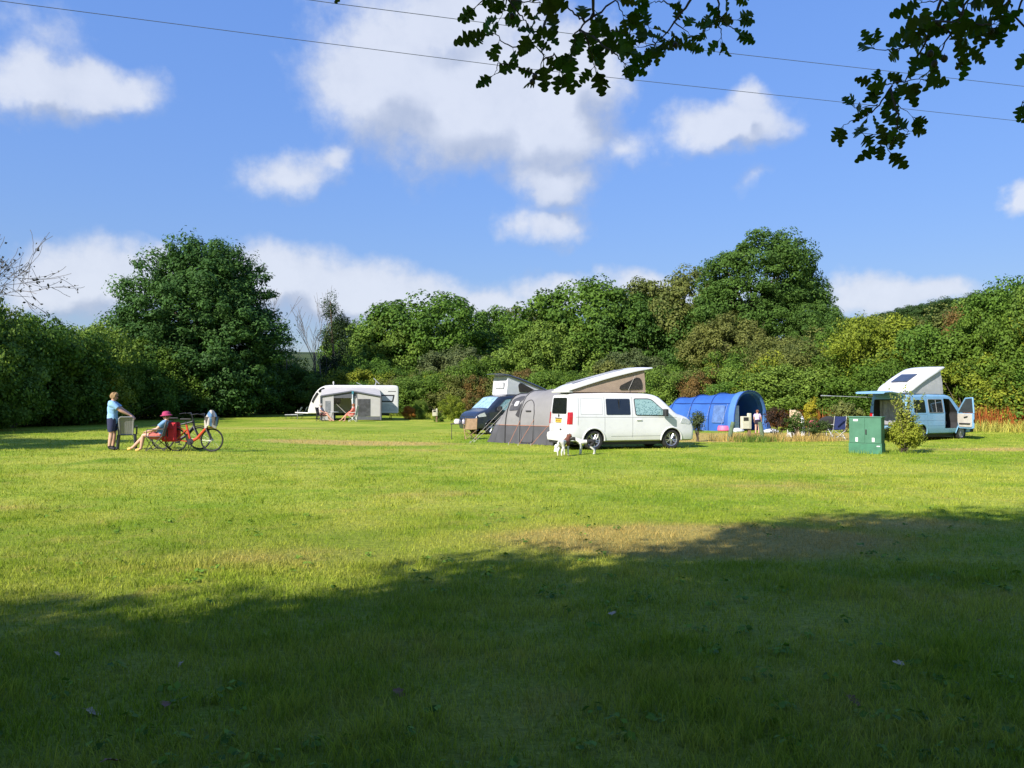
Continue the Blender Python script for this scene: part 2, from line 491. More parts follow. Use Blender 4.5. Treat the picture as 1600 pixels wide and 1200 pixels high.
for (y0, y1, dn, lv, hh, ww) in [(1.6, 3.6, 4200, 2, .055, .005), (3.6, 5.5, 3600, 2, .050, .0055), (5.5, 8, 2600, 2, .040, .006), (8, 12, 1500, 1, .034, .0075), (12, 18, 560, 1, .038, .012), (18, 27, 170, 1, .04, .018), (27, 42, 45, 1, .045, .028)]:
    wmax = .70*y1+.9
    n = int(dn*(y1-y0)*2*wmax)
    x = (rng.rand(n)*2-1)*wmax; y = y0+rng.rand(n)*(y1-y0)
    k = np.abs(x) < .70*y+.9
    x, y = x[k], y[k]
    nz = .6*vnoise(x, y, 2.2, 3)+.4*vnoise(x, y, 7, 4)
    k = rng.rand(len(x)) < .45+.8*nz
    x, y, nz = x[k], y[k], nz[k]
    n = len(x)
    h = hh*(.45+.9*rng.rand(n))*(.55+.95*nz)
    long = rng.rand(n) < .035
    h = np.where(long, h*1.7, h)
    tuft = .5*vnoise(x, y, 5.0, 21)+.5*vnoise(x, y, 13, 22)
    h = h*(1+1.1*np.clip((tuft-.58)/.2, 0, 1))
    v, f, m_ = blades(x, y, h, ww*(.7+.6*rng.rand(n)), .25+.65*rng.rand(n), rng, lv)
    vs.append(v); fs.append(f+base); base += len(v)
    tn.append(np.repeat(np.clip(rng.rand(n)*.75+.25*rng.rand(n)+np.where(rng.rand(n) < .04, .5, 0), 0, 1), m_))
me = np_mesh('grass', np.concatenate(vs), np.concatenate(fs), [M_BLADE]); face_attr(me, 'tone', np.concatenate(tn))
tag(link('grass', me), 'short mown green grass of the meadow', 'grass', kind='stuff')
# ------------------------------------------------------------------ foliage
def foliage_mat(name, trans=.22, spec=.1, rough=.55):
    m = bpy.data.materials.new(name); m.use_nodes = True
    t = NT(m.node_tree)
    oi = t.n('ShaderNodeObjectInfo')
    at_ = t.n('ShaderNodeAttribute', attribute_name='tone')
    c = t.mix(1.0, oi.outputs['Color'], t.mix(at_.outputs['Fac'], (.5, .6, .55), (1.7, 1.55, 1.15)), 'MULTIPLY')
    rn = t.mix(oi.outputs['Random'], (.88, .93, .9), (1.14, 1.08, 1.05))
    c = t.mix(1.0, c, rn, 'MULTIPLY')
    b = t.n('ShaderNodeBsdfPrincipled'); out = t.n('ShaderNodeOutputMaterial')
    t.l(c, b.inputs['Base Color']); b.inputs['Roughness'].default_value = rough; b.inputs['Specular IOR Level'].default_value = spec
    tr = t.n('ShaderNodeBsdfTranslucent'); t.l(t.mix(1.0, c, (1.15, 1.25, .6), 'MULTIPLY'), tr.inputs[0])
    mx = t.n('ShaderNodeMixShader'); mx.inputs[0].default_value = trans
    t.l(b.outputs[0], mx.inputs[1]); t.l(tr.outputs[0], mx.inputs[2]); t.l(mx.outputs[0], out.inputs[0])
    return m
M_LEAF = foliage_mat('foliage')
M_BARK = mat('bark', (.115, .09, .065), .9, var=.35, scale=5, bump=.8, bscale=14, spec=.2, stretch=(1, 1, .25))
M_BARE = mat('bare_branch', (.16, .135, .11), .9, var=.3, scale=6, bump=.5, spec=.2)
def unit(v): return v/np.maximum(np.linalg.norm(v, axis=-1, keepdims=True), 1e-9)
def leaf_quads(P, N, L, aspect, rng, fold=.18, T=None):
    """kite leaves at P facing N: (verts, quads)"""
    n = len(P); N = unit(N)
    t = rng.normal(size=(n, 3)) if T is None else T+rng.normal(size=(n, 3))*.45
    t = unit(t-N*np.sum(t*N, 1, keepdims=True)); s = np.cross(N, t)
    L = np.broadcast_to(L, (n,))[:, None]; W = L*aspect*.5
    b = P-t*L*.5
    v = np.stack([b, b+t*L*.45+s*W+N*fold*W, b+t*L, b+t*L*.45-s*W+N*fold*W], 1)
    return v.reshape(-1, 3), np.arange(4*n).reshape(-1, 4)
def crown_mesh(name, seed, lobes, nclump, nleaf, rc, leaf, squash=.8, shell=.6, spray=0.0, zmin=.3, aspect=.62, up=.5, rnd=.6):
    """leaf clumps spread over the shells of several lobes"""
    rng = np.random.RandomState(seed)
    lb = np.array(lobes, float)
    wt = (lb[:, 3]*lb[:, 4]+lb[:, 4]*lb[:, 5]+lb[:, 3]*lb[:, 5]); wt /= wt.sum()
    cs, os = [], []
    tries = 0
    while len(cs) < nclump and tries < nclump*20:
        tries += 1
        q = lb[rng.choice(len(lb), p=wt)]
        u = rng.normal(size=3); u /= np.linalg.norm(u)
        if u[2] < -.75 and rng.rand() < .6: continue
        k = shell+(1-shell)*rng.rand()**.8
        c = q[:3]+u*q[3:]*k
        if c[2] < zmin: continue
        deep = False
        for o in lb:
            d = np.linalg.norm((c-o[:3])/o[3:])
            if d < shell*.70: deep = True; break
        if deep: continue
        cs.append(c); os.append(unit(u/q[3:]))
    cs, os = np.array(cs), np.array(os)
    nc = len(cs)
    idx = np.repeat(np.arange(nc), nleaf)
    n = len(idx)
    v = unit(rng.normal(size=(n, 3)))
    rcl = rc[0]+(rc[1]-rc[0])*rng.rand(nc)
    rr = rcl[idx]*(.62+.44*rng.rand(n)**.7)
    P = cs[idx]+v*rr[:, None]*np.array([1, 1, squash])
    O = os[idx]
    T = None
    if spray:
        dr = unit(O+np.array([0, 0, .35])+rng.normal(size=(nc, 3))[idx]*.35)
        P = P+dr*(spray*rng.rand(n)**2*rcl[idx])[:, None]
        T = dr
    N = v*1.0+O*.3+np.array([0, 0, up*.75])+rng.normal(size=(n, 3))*rnd*.85
    P[:, 2] = np.maximum(P[:, 2], .05+.2*rng.rand(n))
    V, Q = leaf_quads(P, N, leaf*(.65+.7*rng.rand(n)), aspect, rng, T=T)
    me = np_mesh(name, V, Q, [M_LEAF])
    ct = rng.rand(nc)
    face_attr(me, 'tone', np.clip(.45*ct[idx]+.55*rng.rand(n), 0, 1))
    return me, cs
def branch_tubes(mb, p, d, L, r, depth, rng, spread=.6, kids=(2, 4), gravity=0.0, nseg=4, minr=.004):
    """recursive bare branching"""
    pts = [Vector(p)]; rad_ = [r]; d = Vector(d).normalized()
    for i in range(nseg):
        d = (d+Vector(rng.normal(size=3))*.12+Vector((0, 0, gravity))).normalized()
        pts.append(pts[-1]+d*L/nseg); rad_.append(max(minr, r*(1-.55*(i+1)/nseg)))
    mb.tube(pts, rad_, 5 if depth < 2 else 7)
    if depth <= 0: return
    for k in range(rng.randint(kids[0], kids[1]+1)):
        f = .35+.65*rng.rand(); i = min(nseg-1, int(f*nseg)); q = pts[i].lerp(pts[i+1], f*nseg-i)
        nd = (d+Vector(rng.normal(size=3))*spread).normalized()
        branch_tubes(mb, q, nd, L*(.5+.25*rng.rand()), rad_[i]*.55, depth-1, rng, spread, kids, gravity, nseg, minr)
def trunk_mesh(name, seed, H, r, tips, lean=.03, m=None):
    """tapered trunk with root flare and limbs that reach into the crown"""
    rng = np.random.RandomState(seed); mb = MB()
    pts, rr = [], []
    for i in range(9):
        t = i/8
        pts.append((H*lean*math.sin(t*2.1+seed), H*lean*math.cos(t*1.7+seed)-H*lean*math.cos(seed), H*t)); rr.append(r*(1-.75*t)*(1+.8*math.exp(-t*18)))
    mb.tube(pts, rr, 10)
    for tp in tips:
        k = rng.randint(2, 7); a = Vector(pts[k]); b = Vector(tp)
        mid = a.lerp(b, .5)+Vector((0, 0, .12*(b-a).length))
        path = [a, a.lerp(mid, .6), mid, mid.lerp(b, .55), b]
        r0 = rr[k]*.5
        mb.tube(path, [r0, r0*.75, r0*.55, r0*.35, r0*.12], 6)
    me_o = mb.build(name, m or M_BARK, None, smooth=True)
    me = me_o.data; bpy.data.objects.remove(me_o)
    return me
def make_tree(name, label, loc, crown, trunk, color, rz=0.0, scale=(1, 1, 1), group=None, cat='tree'):
    t = thing(name, label, cat, loc, rz, group, scale)
    if trunk is not None: link('trunk', trunk, t)
    c = link('crown', crown, t); c.color = tuple(color)+(1,)
    return t
def pick(cs, n, seed=0):
    rng = np.random.RandomState(seed); return [cs[i] for i in rng.choice(len(cs), min(n, len(cs)), replace=False)]

G_OAK = (.058, .118, .028); G_BEECH = (.056, .118, .036); G_MID = (.072, .142, .026); G_YEL = (.175, .215, .030); G_LIGHT = (.115, .185, .038)
G_DARK = (0.043, 0.082, 0.027); G_RED = (.150, .102, .042); G_OLIVE = (.118, .138, .045); G_HEDGE = (.080, .142, .024); G_GREY = (0.088, 0.119, 0.056)

# big round oak beyond the hedge
lob = [(0, 0, 11.5, 5.8, 5.2, 5.2), (-3.2, -.6, 8.4, 4.2, 4, 3.6), (3.6, -.4, 8.2, 4.4, 4, 3.6), (.4, -1.5, 14.2, 4.0, 3.8, 3.0), (4.6, 0, 11.0, 2.6, 2.6, 2.4), (-3.8, 0, 12.0, 2.6, 2.5, 2.4), (0, -2, 6.2, 5.2, 3.5, 2.8)]
cr, cs = crown_mesh('oak_crown', 11, lob, 420, 200, (.55, 1.25), .24, .72, .66, zmin=3.0, rnd=.7)
tr_ = trunk_mesh('oak_trunk', 3, 11, .55, pick(cs, 26, 1))
p = gp(1188, 76)
make_tree('oak_tree', 'tall dark green rounded oak rising above the bank of shrubs', (p.x, p.y, p.z-.3), cr, tr_, G_OAK, .3, (.96, .96, .835))
OAK_CR, OAK_TR = cr, tr_
# beech on the left with sprays of leaves down to the ground
lob = [(0, 0, 8.2, 6.9, 6.2, 7.2), (-3.6, -.5, 5.2, 4.6, 4.4, 4.4), (3.4, -.4, 6.2, 4.4, 4.4, 5.2), (.6, 0, 12.2, 3.8, 3.6, 3.2), (0, -1.5, 3.4, 6.0, 4.2, 3.2), (3.2, -1, 2.8, 3.4, 3.4, 2.6)]
cr, cs = crown_mesh('beech_crown', 21, lob, 1500, 115, (.45, 1.05), .28, .62, .34, spray=.9, zmin=.4, aspect=.5, up=.75, rnd=.45)
tr_ = trunk_mesh('beech_trunk', 5, 12, .5, pick(cs, 22, 2))
p = gp(306, 68)
make_tree('beech_tree', 'huge bushy dark green tree with leaves down to the ground', (p.x, p.y, p.z), cr, tr_, G_BEECH, 0, (1, 1, .98))
# two shared rounded crowns for the wood behind
DOME = []
for k in range(3):
    rg = np.random.RandomState(40+k)
    lob = [(0, 0, 7.2, 5.2, 5, 4.8)]+[(4.2*math.cos(a+rg.rand()), 4.2*math.sin(a+rg.rand()), 5.2+3.6*rg.rand(), 2.6+rg.rand(), 2.6+rg.rand(), 2.2+rg.rand()) for a in np.linspace(0, 2*PI, 7)[:-1]]
    c_, cs = crown_mesh('wood_crown', 50+k, lob, 300, 170, (.6, 1.35), .28, .75, .68, zmin=1.2)
    DOME.append((c_, trunk_mesh('wood_trunk', 60+k, 8, .35, pick(cs, 14, k))))
wood = [(672, 92, 1.28, 1.16, 0, G_MID, 'broad domed tree behind the hedge with the highest crown of the wood beside the caravan'),
        (600, 90, .95, .94, 1, G_LIGHT, 'lighter green tree at the edge of the wood next to the conifer'),
        (765, 100, 1.12, 1.16, 2, G_MID, 'bushy tree in the dip of the wood above the dark van'),
        (832, 108, 1.25, 1.2, 1, G_OLIVE, 'tree with hazy crown in the wood behind the open roof of the dark van'),
        (930, 86, 1.30, 1.22, 0, G_MID, 'wide deep green tree in the wood above the white van'),
        (868, 80, .8, .86, 2, G_LIGHT, 'smaller light green tree in front of the wide deep green one'),
        (1010, 82, .9, 1.02, 2, G_OAK, 'dark round tree standing between the wide green tree and the tall oak'),
        (1075, 84, 1.0, 1.12, 1, G_OLIVE, 'olive tinged tree leaning against the side of the tall oak'),
        (545, 86, .62, .66, 0, G_MID, 'low tree at the end of the wood behind the caravan roof'),
        (1140, 70, .62, .62, 1, G_OLIVE, 'olive green tree at the foot of the tall oak'),
        (1275, 72, .55, .60, 2, G_OAK, 'small dark tree at the far foot of the tall oak'),
        (720, 78, .62, .58, 1, G_GREY, 'grey green thicket tree rising from the hedge behind the dark van'),
        (985, 72, .55, .54, 2, G_GREY, 'grey green thicket tree rising from the hedge behind the white van')]
for (px, Y, sx, sz, k, c, lab) in wood:
    p = gp(px, Y)
    zz = {1140: 1.0, 1275: 1.0}.get(px, 0)
    make_tree('woodland_tree', lab, (p.x, p.y, p.z-.4), DOME[k][0], DOME[k][1], c, px*.37, (sx, sx, sz), 'trees of the wood behind the hedge')
# trees along the hill on the right
for i, (px, Y, s, dz) in enumerate([(1322, 175, .55, 0), (1345, 185, .62, 0), (1368, 170, .5, 0), (1392, 180, .7, 0), (1416, 172, .75, 0), (1438, 165, .8, 0), (1462, 164, .8, 0), (1484, 158, .85, 0), (1508, 156, .85, 0), (1535, 152, .9, 0), (1330, 200, .6, 0), (1405, 198, .8, 0)]):
    p = gp(px, Y)
    make_tree('hill_tree', 'small dark tree in the row along the distant hill crest', (p.x, p.y, p.z-.6), DOME[i % 3][0], DOME[i % 3][1], G_DARK, i*1.3, (s*1.1, s*1.1, s*.85), 'trees along the hill crest')
# narrow conifer behind the caravan
lob = [(0, 0, 3.0, 1.9, 1.9, 3.2), (.2, 0, 6.4, 1.5, 1.5, 2.8), (.1, 0, 9.2, 1.1, 1.1, 2.2), (.9, 0, 8.4, .8, .8, 1.7), (-.3, 0, 11.0, .55, .55, 1.3)]
cr, cs = crown_mesh('conifer_crown', 31, lob, 120, 90, (.3, .65), .24, 1.2, .55, spray=.8, zmin=.5, aspect=.3, up=.3, rnd=.5)
p = gp(520, 80)
make_tree('conifer', 'narrow dark conifer standing behind the caravan', p, cr, trunk_mesh('conifer_trunk', 8, 11.5, .2, pick(cs, 8, 4)), (.030, .055, .026), 0, (1, 1, .97))
# bare and ivy clad trees between the beech and the conifer
def bare_tree(label, px, Y, H, seed, spread=.35, ivy=0, lean=(0, 0, 1), kids=(2, 4), name='bare_tree', m=None, r=None, depth=3):
    rg = np.random.RandomState(seed)
    p = gp(px, Y); t = thing(name, label, 'tree', p)
    mb = MB(); branch_tubes(mb, (0, 0, -.1), lean, H*.62, r or .05+H*.008, depth, rg, spread, kids, .05, 6, .012)
    mb.build('trunk', m or M_BARE, t, smooth=True)
    if ivy:
        n = ivy; h = rg.rand(n)**.8*H*.55; a = rg.rand(n)*2*PI; r_ = .12+.28*rg.rand(n)*(1-h/H)
        P = np.stack([np.cos(a)*r_+lean[0]*h, np.sin(a)*r_+lean[1]*h, h], 1)
        V, Q = leaf_quads(P, np.stack([np.cos(a), np.sin(a), .3+0*a], 1)+rg.normal(size=(n, 3))*.5, .16, .8, rg)
        me = np_mesh('ivy', V, Q, [M_LEAF]); face_attr(me, 'tone', rg.rand(n))
        o = link('ivy', me, t); o.color = (.028, .05, .02, 1)
    return t
bare_tree('leafless spiky tree with ivy beside the huge bushy tree', 437, 76, 10.5, 5, .3, 900)
bare_tree('dead trunk wrapped in ivy with a bent top', 452, 77, 8.4, 6, .5, 1500)
bare_tree('leafless tree with many fine upright branches', 489, 79, 10.0, 8, .3, 0, kids=(3, 5))
bare_tree('leafless tree leaning next to the narrow conifer', 508, 78, 8.2, 9, .3, 200)
bare_tree('low leafless tree with ivy on its stem', 476, 80, 7.2, 12, .4, 600)
# leafless tree at the end of the left hedge, twigs with withered leaves
t = bare_tree('withered tree with grey bare boughs rising above the shaded hedge', -62, 44, 11.0, 15, .42, 0, (.33, 0, 1), (3, 5), 'withered_tree', None, .16, 4)
rg = np.random.RandomState(5)
tv = np.array([v.co for v in t.children[0].data.vertices]); tv = tv[(tv[:, 2] > 5) & (tv[:, 0] > 1.0)]
ii = rg.choice(len(tv), 420)
V, Q = leaf_quads(tv[ii]+rg.normal(size=(420, 3))*.08, rg.normal(size=(420, 3)), .13+.12*rg.rand(420), .6, rg)
me = np_mesh('withered_leaves', V, Q, [M_LEAF]); face_attr(me, 'tone', rg.rand(420))
link('withered_leaves', me, t).color = (.035, .035, .022, 1)

# ------------------------------------------------------------------ hedge shrubs
SHRUB = []
for k in range(5):
    rg = np.random.RandomState(80+k)
    lob = [(0, 0, 1.7, 1.45, 1.35, 1.9)]+[(1.1*math.cos(a), 1.1*math.sin(a), .8+2.0*rg.rand(), .8+.3*rg.rand(), .8+.3*rg.rand(), .8+.35*rg.rand()) for a in rg.rand(5)*2*PI]
    c_, cs = crown_mesh('shrub_foliage', 90+k, lob, 95, 190, (.25, .62), .115, .8, .62, spray=.5 if k % 2 else .25, zmin=.1, aspect=.62, rnd=.7)
    mb = MB()
    for q in pick(cs, 9, k): mb.tube([(rg.normal()*.12, rg.normal()*.12, -.1), (q[0]*.4, q[1]*.4, q[2]*.45), tuple(q)], [.035, .025, .008], 5)
    o = mb.build('stems', M_BARK, None, smooth=True); st = o.data; bpy.data.objects.remove(o)
    SHRUB.append((c_, st))
COLS = {'green': (G_HEDGE, 'mid green'), 'yellow': (G_YEL, 'yellow green'), 'light': (G_LIGHT, 'light green'), 'dark': (G_DARK, 'dark green'), 'red': (G_RED, 'reddish brown'), 'olive': (G_OLIVE, 'olive green'), 'mid': (G_MID, 'deep green')}
SHAPES = ['rounded', 'feathery', 'dense', 'spiky', 'loose']
def shrub(px_or_xy, s, sz, ck, where, k, rz, dz=0.0, name='hedge_shrub', cat='shrub', shape=None):
    x, y = px_or_xy
    c, cn = COLS[ck]
    t = thing(name, f'{cn} {shape or SHAPES[k]} shrub {where}', cat, (x, y, g(x, y)-.1+dz), rz, f'{cn} {shape or SHAPES[k]} shrubs {where}', (s, s, sz))
    link('foliage', SHRUB[k][0], t).color = c+(1,)
    link('stems', SHRUB[k][1], t)
    return t
def along(poly, step, rg):
    """points every step metres along a polyline of (x, y, height)"""
    out, carry = [], 0.0
    for a, b in zip(poly[:-1], poly[1:]):
        a, b = np.array(a, float), np.array(b, float); L = np.hypot(*(b-a)[:2]); s = carry
        while s < L:
            out.append(a+(b-a)*s/L); s += step*(.85+.3*rg.rand())
        carry = s-L
    return out
rg = np.random.RandomState(17)
left = [(-27.6, 22, 5.4), (-27.6, 33, 6.2), (-27.2, 41, 6.6), (-28.4, 50, 6.4), (-28.6, 62, 5.8), (-25.5, 72, 5.4), (-20.8, 78, 5.0)]
for row, (off, hf, st) in enumerate([(0, .86, 2.3), (2.4, 1.04, 2.6)]):
    for q in along(left, st, rg):
        ck = rg.choice(['green', 'light', 'mid', 'yellow'], p=[.4, .2, .25, .15])
        h = q[2]*hf*(.96+.22*rg.rand())
        shrub((q[0]-off*(1 if q[1] < 68 else .5)+rg.normal()*.25, q[1]+(off if q[1] > 66 else 0)+rg.normal()*.25), 1.35+.25*rg.rand(), h/3.7, ck, 'in the tall shaded hedge behind the boy' if q[1] < 64 else 'in the hedge between the huge bushy tree and the caravan', rg.randint(5), rg.rand()*6.28)
main = [(-18.5, 76.5, 4.4), (-13.8, 74, 4.6), (-9, 71, 4.6), (-2.6, 67, 4.6), (5, 63, 4.5), (11.4, 58, 4.4), (16.6, 53.5, 4.4), (20.7, 48.5, 4.5), (24, 44.5, 4.8), (27, 41, 5.0), (29.6, 37, 5.0), (34, 30, 5.0)]
def zone(x):
    return ('in the hedge behind the caravan' if x < -7 else 'in the hedge behind the dark van' if x < 2 else 'in the hedge behind the white van' if x < 10 else 'on the bank behind the blue tent' if x < 17.5 else 'on the bank behind the blue van' if x < 25 else 'on the bank above the red stalks')
for row, (off, hf, st) in enumerate([(0, .80, 2.0), (2.2, 1.0, 2.2), (5.2, 1.0, 2.6), (8.6, .95, 3.0)]):
    for q in along(main, st, rg):
        x = q[0]
        if row >= 2 and x < 6: continue
        if row == 3 and x < 15: continue
        pr = [.34, .15, .14, .14, .05, .18]
        ck = rg.choice(['green', 'yellow', 'light', 'mid', 'red', 'olive'], p=pr)
        dirx, diry = (.25, .97) if x < 8 else (.62, .78)
        h = q[2]*hf*(.84+.3*rg.rand())
        if x > 20 and row >= 1: h *= 1.12
        shrub((x+dirx*off+rg.normal()*.35, q[1]+diry*off+rg.normal()*.35), (1.15+.35*rg.rand())*(.72 if ck == 'red' else 1), h/3.7, ck, ('in front ' if row == 0 else 'behind ' if row == 1 else 'high up ')+zone(x), rg.randint(5), rg.rand()*6.28)
# pale willow-like shrubs that stand higher on the right bank
for (px, Y, s, sz, ck) in [(1560, 50, 1.6, 1.5, 'light'), (1600, 48, 1.7, 1.55, 'light'), (1525, 54, 1.5, 1.35, 'light'), (1640, 46, 1.6, 1.6, 'mid')]:
    p = gp(px, Y); shrub((p.x, p.y), s, sz, ck, 'standing tallest on the bank by the hill', 1, px*.1, 0, 'bank_shrub', 'shrub', 'feathery')
# single bushes on the meadow
p = gp(640, 63); o = shrub((p.x, p.y), .30, .30, 'red', 'standing alone beside the caravan rear', 2, .4, 0, 'russet_bush', 'bush', 'rounded'); o.children[0].color = (.30, .13, .035, 1)
p = gp(653, 64); shrub((p.x, p.y), .35, .44, 'light', 'just behind the russet bush', 3, 1.4, 0, 'young_bush', 'bush', 'thin')
p = gp(706, 57); shrub((p.x, p.y), .52, .50, 'yellow', 'growing alone near the hook-up post', 0, 2.0, .35, 'young_tree', 'bush', 'airy')
p = gp(688, 60); shrub((p.x, p.y), .25, .22, 'light', 'low at the foot of the hook-up post', 4, 2.0, 0, 'young_bush', 'bush', 'small')
# ------------------------------------------------------------------ oaks over the viewpoint: they shade the foreground
G_NEAR = (.050, .085, .020)
lob = [(0, 0, 7.6, 4.6, 4.4, 3.0), (-2.5, 1.2, 6.4, 3.0, 3.0, 2.2), (2.6, .8, 6.6, 2.8, 2.8, 2.2), (0, -2, 5.4, 4.4, 3.0, 1.9), (.5, 1.4, 8.6, 2.8, 2.6, 2.2)]
lob += [(3.6*math.cos(a)*k_, 3.4*math.sin(a)*k_, 11.5-1.5*k_, .7, .7, .65) for a, k_ in ((.3, .7), (1.2, .4), (2.0, .9), (2.9, .5), (3.8, .85), (4.6, .3), (5.4, .8), (0.9, 1.05), (2.5, 1.1), (4.2, 1.1))]
NEAR_CR, cs = crown_mesh('near_oak_crown', 71, lob, 470, 150, (.5, 1.0), .17, .7, .45, zmin=4.3, rnd=.8)
NEAR_TR = trunk_mesh('near_oak_trunk', 9, 7.5, .42, pick(cs, 22, 9))
# crown copies of the row of field oaks behind the viewpoint, set so that their tops throw the shade seen on the grass
for (x, y, s, sz, rz, lab) in [(-14.6, -8.2, 1.0, 1.0, 1.2, 'field oak furthest along the row behind the shaded grass'),
                               (-8.6, -5.6, 1.0, .95, 2.9, 'field oak in the middle of the row behind the shaded grass'),
                               (3.8, -3.5, 1.0, .9, 4.4, 'field oak at the near end of the row behind the shaded grass'),
                               (-22.5, -12.5, 1.0, 1.0, .4, 'outermost field oak of the row beside the shaded grass')]:
    make_tree('field_oak', lab, (x, y, g(x, y)-.1), NEAR_CR, NEAR_TR, G_NEAR, rz, (s, s, sz), 'row of field oaks that shade the lawn')
# tall ash off to the side that throws the streak of shade beside the hedge
p = (-25.5, 19.0); make_tree('field_ash', 'leafy tree in the hedge line beside the lawn', (p[0], p[1], g(*p)), DOME[0][0], DOME[0][1], G_MID, .5, (.72, .72, .82))
p = (-27.5, 9.0); make_tree('field_ash', 'second leafy tree in the hedge line beside the lawn', (p[0], p[1], g(*p)), DOME[1][0], DOME[1][1], G_MID, 1.5, (.72, .72, .74))

oak = thing('overhanging_oak', 'oak whose low boughs with lobed leaves hang into the sky overhead', 'tree', (-2.6, -2.2, g(-2.6, -2.2)-.1), .2)
link('trunk', NEAR_TR, oak); link('crown', NEAR_CR, oak).color = G_NEAR+(1,)
bpy.context.view_layer.update()
OAKI = Matrix.Translation(oak.location) @ Matrix.Rotation(.2, 4, 'Z'); OAKI = OAKI.inverted()
def oak_leaf_mesh(seed):
    """one lobed oak leaf, 1 long, in the xy plane, lightly folded and curled"""
    rg = np.random.RandomState(seed)
    half = []
    nl = 3
    half.append((0.0, .012)); half.append((.10, .03))
    for k in range(nl):
        t = .16+.66*(k+.5)/nl
        wv = .10+.22*math.sin(PI*(.18+.72*(k+.6)/nl))*(.85+.3*rg.rand())
        st = .66*.5/nl
        half += [(t-st*.98, wv*.42), (t-st*.55, wv*.86), (t-st*.1, wv), (t+st*.35, wv*1.02), (t+st*.68, wv*.8)]
    half += [(.85, .10), (.89, .14), (.94, .13), (.985, .07)]
    up = [Vector((x, y, 0)) for x, y in half]+[Vector((1.0, 0, 0))]
    n = len(up)
    mid = [Vector((p.x, 0, 0)) for p in up]
    vs = []
    for p in up: vs.append(p)
    for p in up[:-1]: vs.append(Vector((p.x, -p.y*(.85+.3*rg.rand()), 0)))
    for p in mid[:-1]: vs.append(p)
    fs = []
    for i in range(n-1):
        a, b = i, i+1
        ma = n+(n-1)+i; mb_ = n+(n-1)+i+1 if i+1 < n-1 else n-1
        fs.append((a, ma, mb_, b) if mb_ != b else (a, ma, b))
        la = n+i; lb_ = n+i+1 if i+1 < n-1 else n-1
        fs.append((ma, la, lb_, mb_) if lb_ != mb_ else (ma, la, lb_))
    cu = .10+.25*rg.rand(); fo = .25+.35*rg.rand()
    for v in vs:
        v.z = -cu*(v.x-.3)**2+fo*abs(v.y)*.6+.03*math.sin(9*v.x+seed)
    mb = MB(); mb.add(vs, fs)
    mb.tube([(-.14, 0, -.02), (0, 0, 0)], [.014, .012], 5)
    o = mb.build('leaf', M_LEAF, None, smooth=True); me = o.data; bpy.data.objects.remove(o)
    face_attr(me, 'tone', np.full(len(me.polygons), .25+.3*rg.rand()))
    return me
LEAVES = [oak_leaf_mesh(k) for k in range(6)]
mb = MB(); mb.ball((0, 0, 0), (1, 1, 1.15), 10, 8); mb.tube([(0, 0, 1.0), (.1, 0, 1.6)], [.12, .1], 5)
o = mb.build('oak_gall', mat('oak_gall', (.045, .04, .02), .6, var=.3), None, smooth=True); GALL = o.data; bpy.data.objects.remove(o)
M_TWIG = mat('twig', (.07, .055, .04), .85, var=.3, bump=.4)
rg = np.random.RandomState(101)
random.seed(4)
